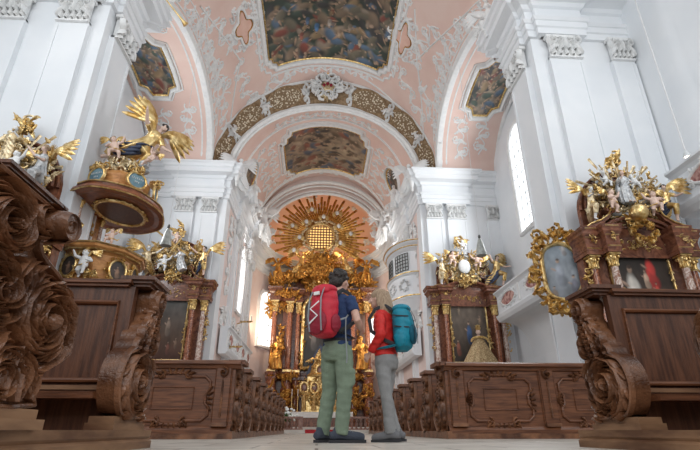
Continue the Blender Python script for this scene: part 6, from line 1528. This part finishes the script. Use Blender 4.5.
for sd in (-1, 1):
    strap(RP, [(sd*.09, .14, 1.47), (sd*.115, .06, 1.525), (sd*.13, -.06, 1.50), (sd*.15, -.125, 1.38), (sd*.18, -.11, 1.22), (sd*.185, .04, 1.12), (sd*.14, .16, 1.05)], .024, 'black_strap', 'shoulder_strap', (sd, 0, .3))
strap(RP, [(-.12, .18, 1.06), (-.18, .06, 1.03), (-.155, -.09, 1.02), (0, -.15, 1.01), (.155, -.09, 1.02), (.18, .06, 1.03), (.12, .18, 1.06)], .020, 'black_strap', 'hip_belt', (0, 0, 1))
strap(RP, [(-.19, .10, 1.20), (-.20, .12, 1.05), (-.205, .10, .80), (-.20, .10, .74)], .010, 'grey_strap', 'hanging_strap', (1, 0, 0))
strap(RP, [(-.12, .20, 1.16), (-.19, .10, 1.20), (-.17, .0, 1.28)], .010, 'grey_strap', 'load_strap', (1, 0, 0))

# ---- the woman: turned to the left
WM = thing('person', 'person with long light brown hair in a red jacket and grey trousers', 'person', (.76, 5.3, 0), rot=(.03, 0, -2.0))
b = MB(); face_head(b, (0, -.055, 1.515), .108); b.tube([(0, .0, 1.33), (0, -.02, 1.45)], [.052, .046], 12); b.ell((0, 0, 1.25), (.13, .08, .10), 12)
for sd, e, h in ((-1, (-.235, .03, 1.06), (-.17, -.13, .88)), (1, (.235, .03, 1.06), (.17, -.13, .88))):
    b.tube([(sd*.16, .01, 1.31), e, h], [.040, .034, .022], 10); fingers(b, h, (Vector(h) - Vector(e)), (-sd*.9, .1, 0), .9, .8)
fused('body', b, .008, 'skin', WM, 3)
h = MB(); h.ell((0, -.03, 1.555), (.092, .105, .085), 14); h.ell((0, .03, 1.49), (.092, .075, .11), 14)
rgh = random.Random(8)
for i in range(34):
    a = PI*(-.10 + 1.20*i/33); x, y = .088*cos(a), -.01 + .088*sin(a); h.tube([(x*.8, y*.8, 1.59), (x*1.05, y*1.05 + .01, 1.49), (x*1.12, y*1.1 + .02, 1.39), (x*(1.0 + rgh.uniform(-.1, .2)), y*1.2 + .01, 1.31 + rgh.uniform(-.03, .02))], [.022, .020, .018, .006], 6)
dressed('hair', h, .007, 'blond_hair', WM, .0015, 10, 2, 1)
t_ = MB(); loft(t_, [(0, 0, .86, .165, .120), (0, 0, .93, .160, .115), (0, 0, 1.02, .150, .108), (0, 0, 1.15, .165, .115), (0, 0, 1.26, .172, .112), (0, 0, 1.33, .145, .092), (0, 0, 1.40, .070, .066)])
for sd in (-1, 1): e = (sd*.235, .03, 1.06); hh = (sd*.17, -.13, .88); t_.tube([(sd*.145, 0, 1.30), tuple(lerp((sd*.145, 0, 1.30)[i], e[i], .5) for i in range(3)), e, tuple(lerp(e[i], hh[i], .5) for i in range(3)), tuple(lerp(e[i], hh[i], .88) for i in range(3))], [.064, .062, .056, .050, .040], 12)
dressed('jacket', t_, .010, 'red_jacket', WM, .0045, 34, 5)
t_ = MB(); loft(t_, [(0, 0, .72, .150, .118), (0, .01, .80, .165, .130), (0, 0, .90, .148, .112)])
for sd, kn, an in ((-1, (-.085, -.04, .46), (-.075, .04, .08)), (1, (.09, .01, .46), (.07, .03, .08))): t_.tube([(sd*.078, .0, .80), (sd*.082, -.01, .66), kn, tuple(lerp(kn[i], an[i], .5) for i in range(3)), an], [.086, .084, .064, .060, .066], 14)
dressed('trousers', t_, .010, 'grey_trousers', WM, .0026, 30, 7)
for sd, x, y, rz in ((-1, -.075, .03, .25), (1, .07, .02, -.1)): shoe(WM, x, y, rz, 'shoe_grey', 1.02)
TP = thing('backpack', 'teal backpack with dark straps worn by the person in the red jacket', 'backpack', (.76, 5.3, 0), rot=(.03, 0, -2.0))
p = MB(); loft(p, [(0, .19, .90, .09, .06), (0, .21, .94, .135, .09), (0, .225, 1.04, .155, .118), (0, .23, 1.20, .155, .120), (0, .22, 1.32, .142, .105), (0, .20, 1.39, .10, .07)]); dressed('pack_body', p, .010, 'teal_pack', TP, .0035, 26, 2)
p = MB(); p.ell((0, .215, 1.365), (.135, .110, .055), 14); dressed('pack_lid', p, .009, 'teal_pack', TP, .002, 30, 3)
p = MB(); p.ell((0, .325, 1.08), (.115, .045, .12), 14); dressed('front_pocket', p, .008, 'dark_teal', TP, .002, 30, 6)
for x in (-.145, .145): p = MB().ell((x, .215, 1.02), (.04, .07, .10), 12); dressed('side_pocket', p, .008, 'teal_pack', TP, .003, 40, 5)
for x in (-.145, .145):
    for z in (1.28, 1.16): strap(TP, [(x*1.02, .14, z), (x*1.09, .22, z - .02), (x*.9, .325, z - .03)], .008, 'black_strap', 'compression_strap', (x, 0, 0))
for x in (-.06, .06): strap(TP, [(x, .30, 1.38), (x, .345, 1.28), (x*1.1, .37, 1.15), (x, .36, .98)], .009, 'black_strap', 'compression_strap')
for sd in (-1, 1): strap(TP, [(sd*.085, .13, 1.35), (sd*.10, .05, 1.415), (sd*.12, -.06, 1.37), (sd*.14, -.125, 1.26), (sd*.165, -.10, 1.12), (sd*.17, .03, 1.02), (sd*.13, .15, .96)], .021, 'black_strap', 'shoulder_strap', (sd, 0, .3))
p = MB().tube([(-.13, .17, .95), (-.175, .06, .93), (-.15, -.09, .92), (0, -.14, .91), (.15, -.09, .92), (.175, .06, .93), (.13, .17, .95)], [.03, .035, .02, .012, .02, .035, .03], 6, .4, up=(0, 0, 1)); p.build('hip_belt', 'teal_pack', TP)
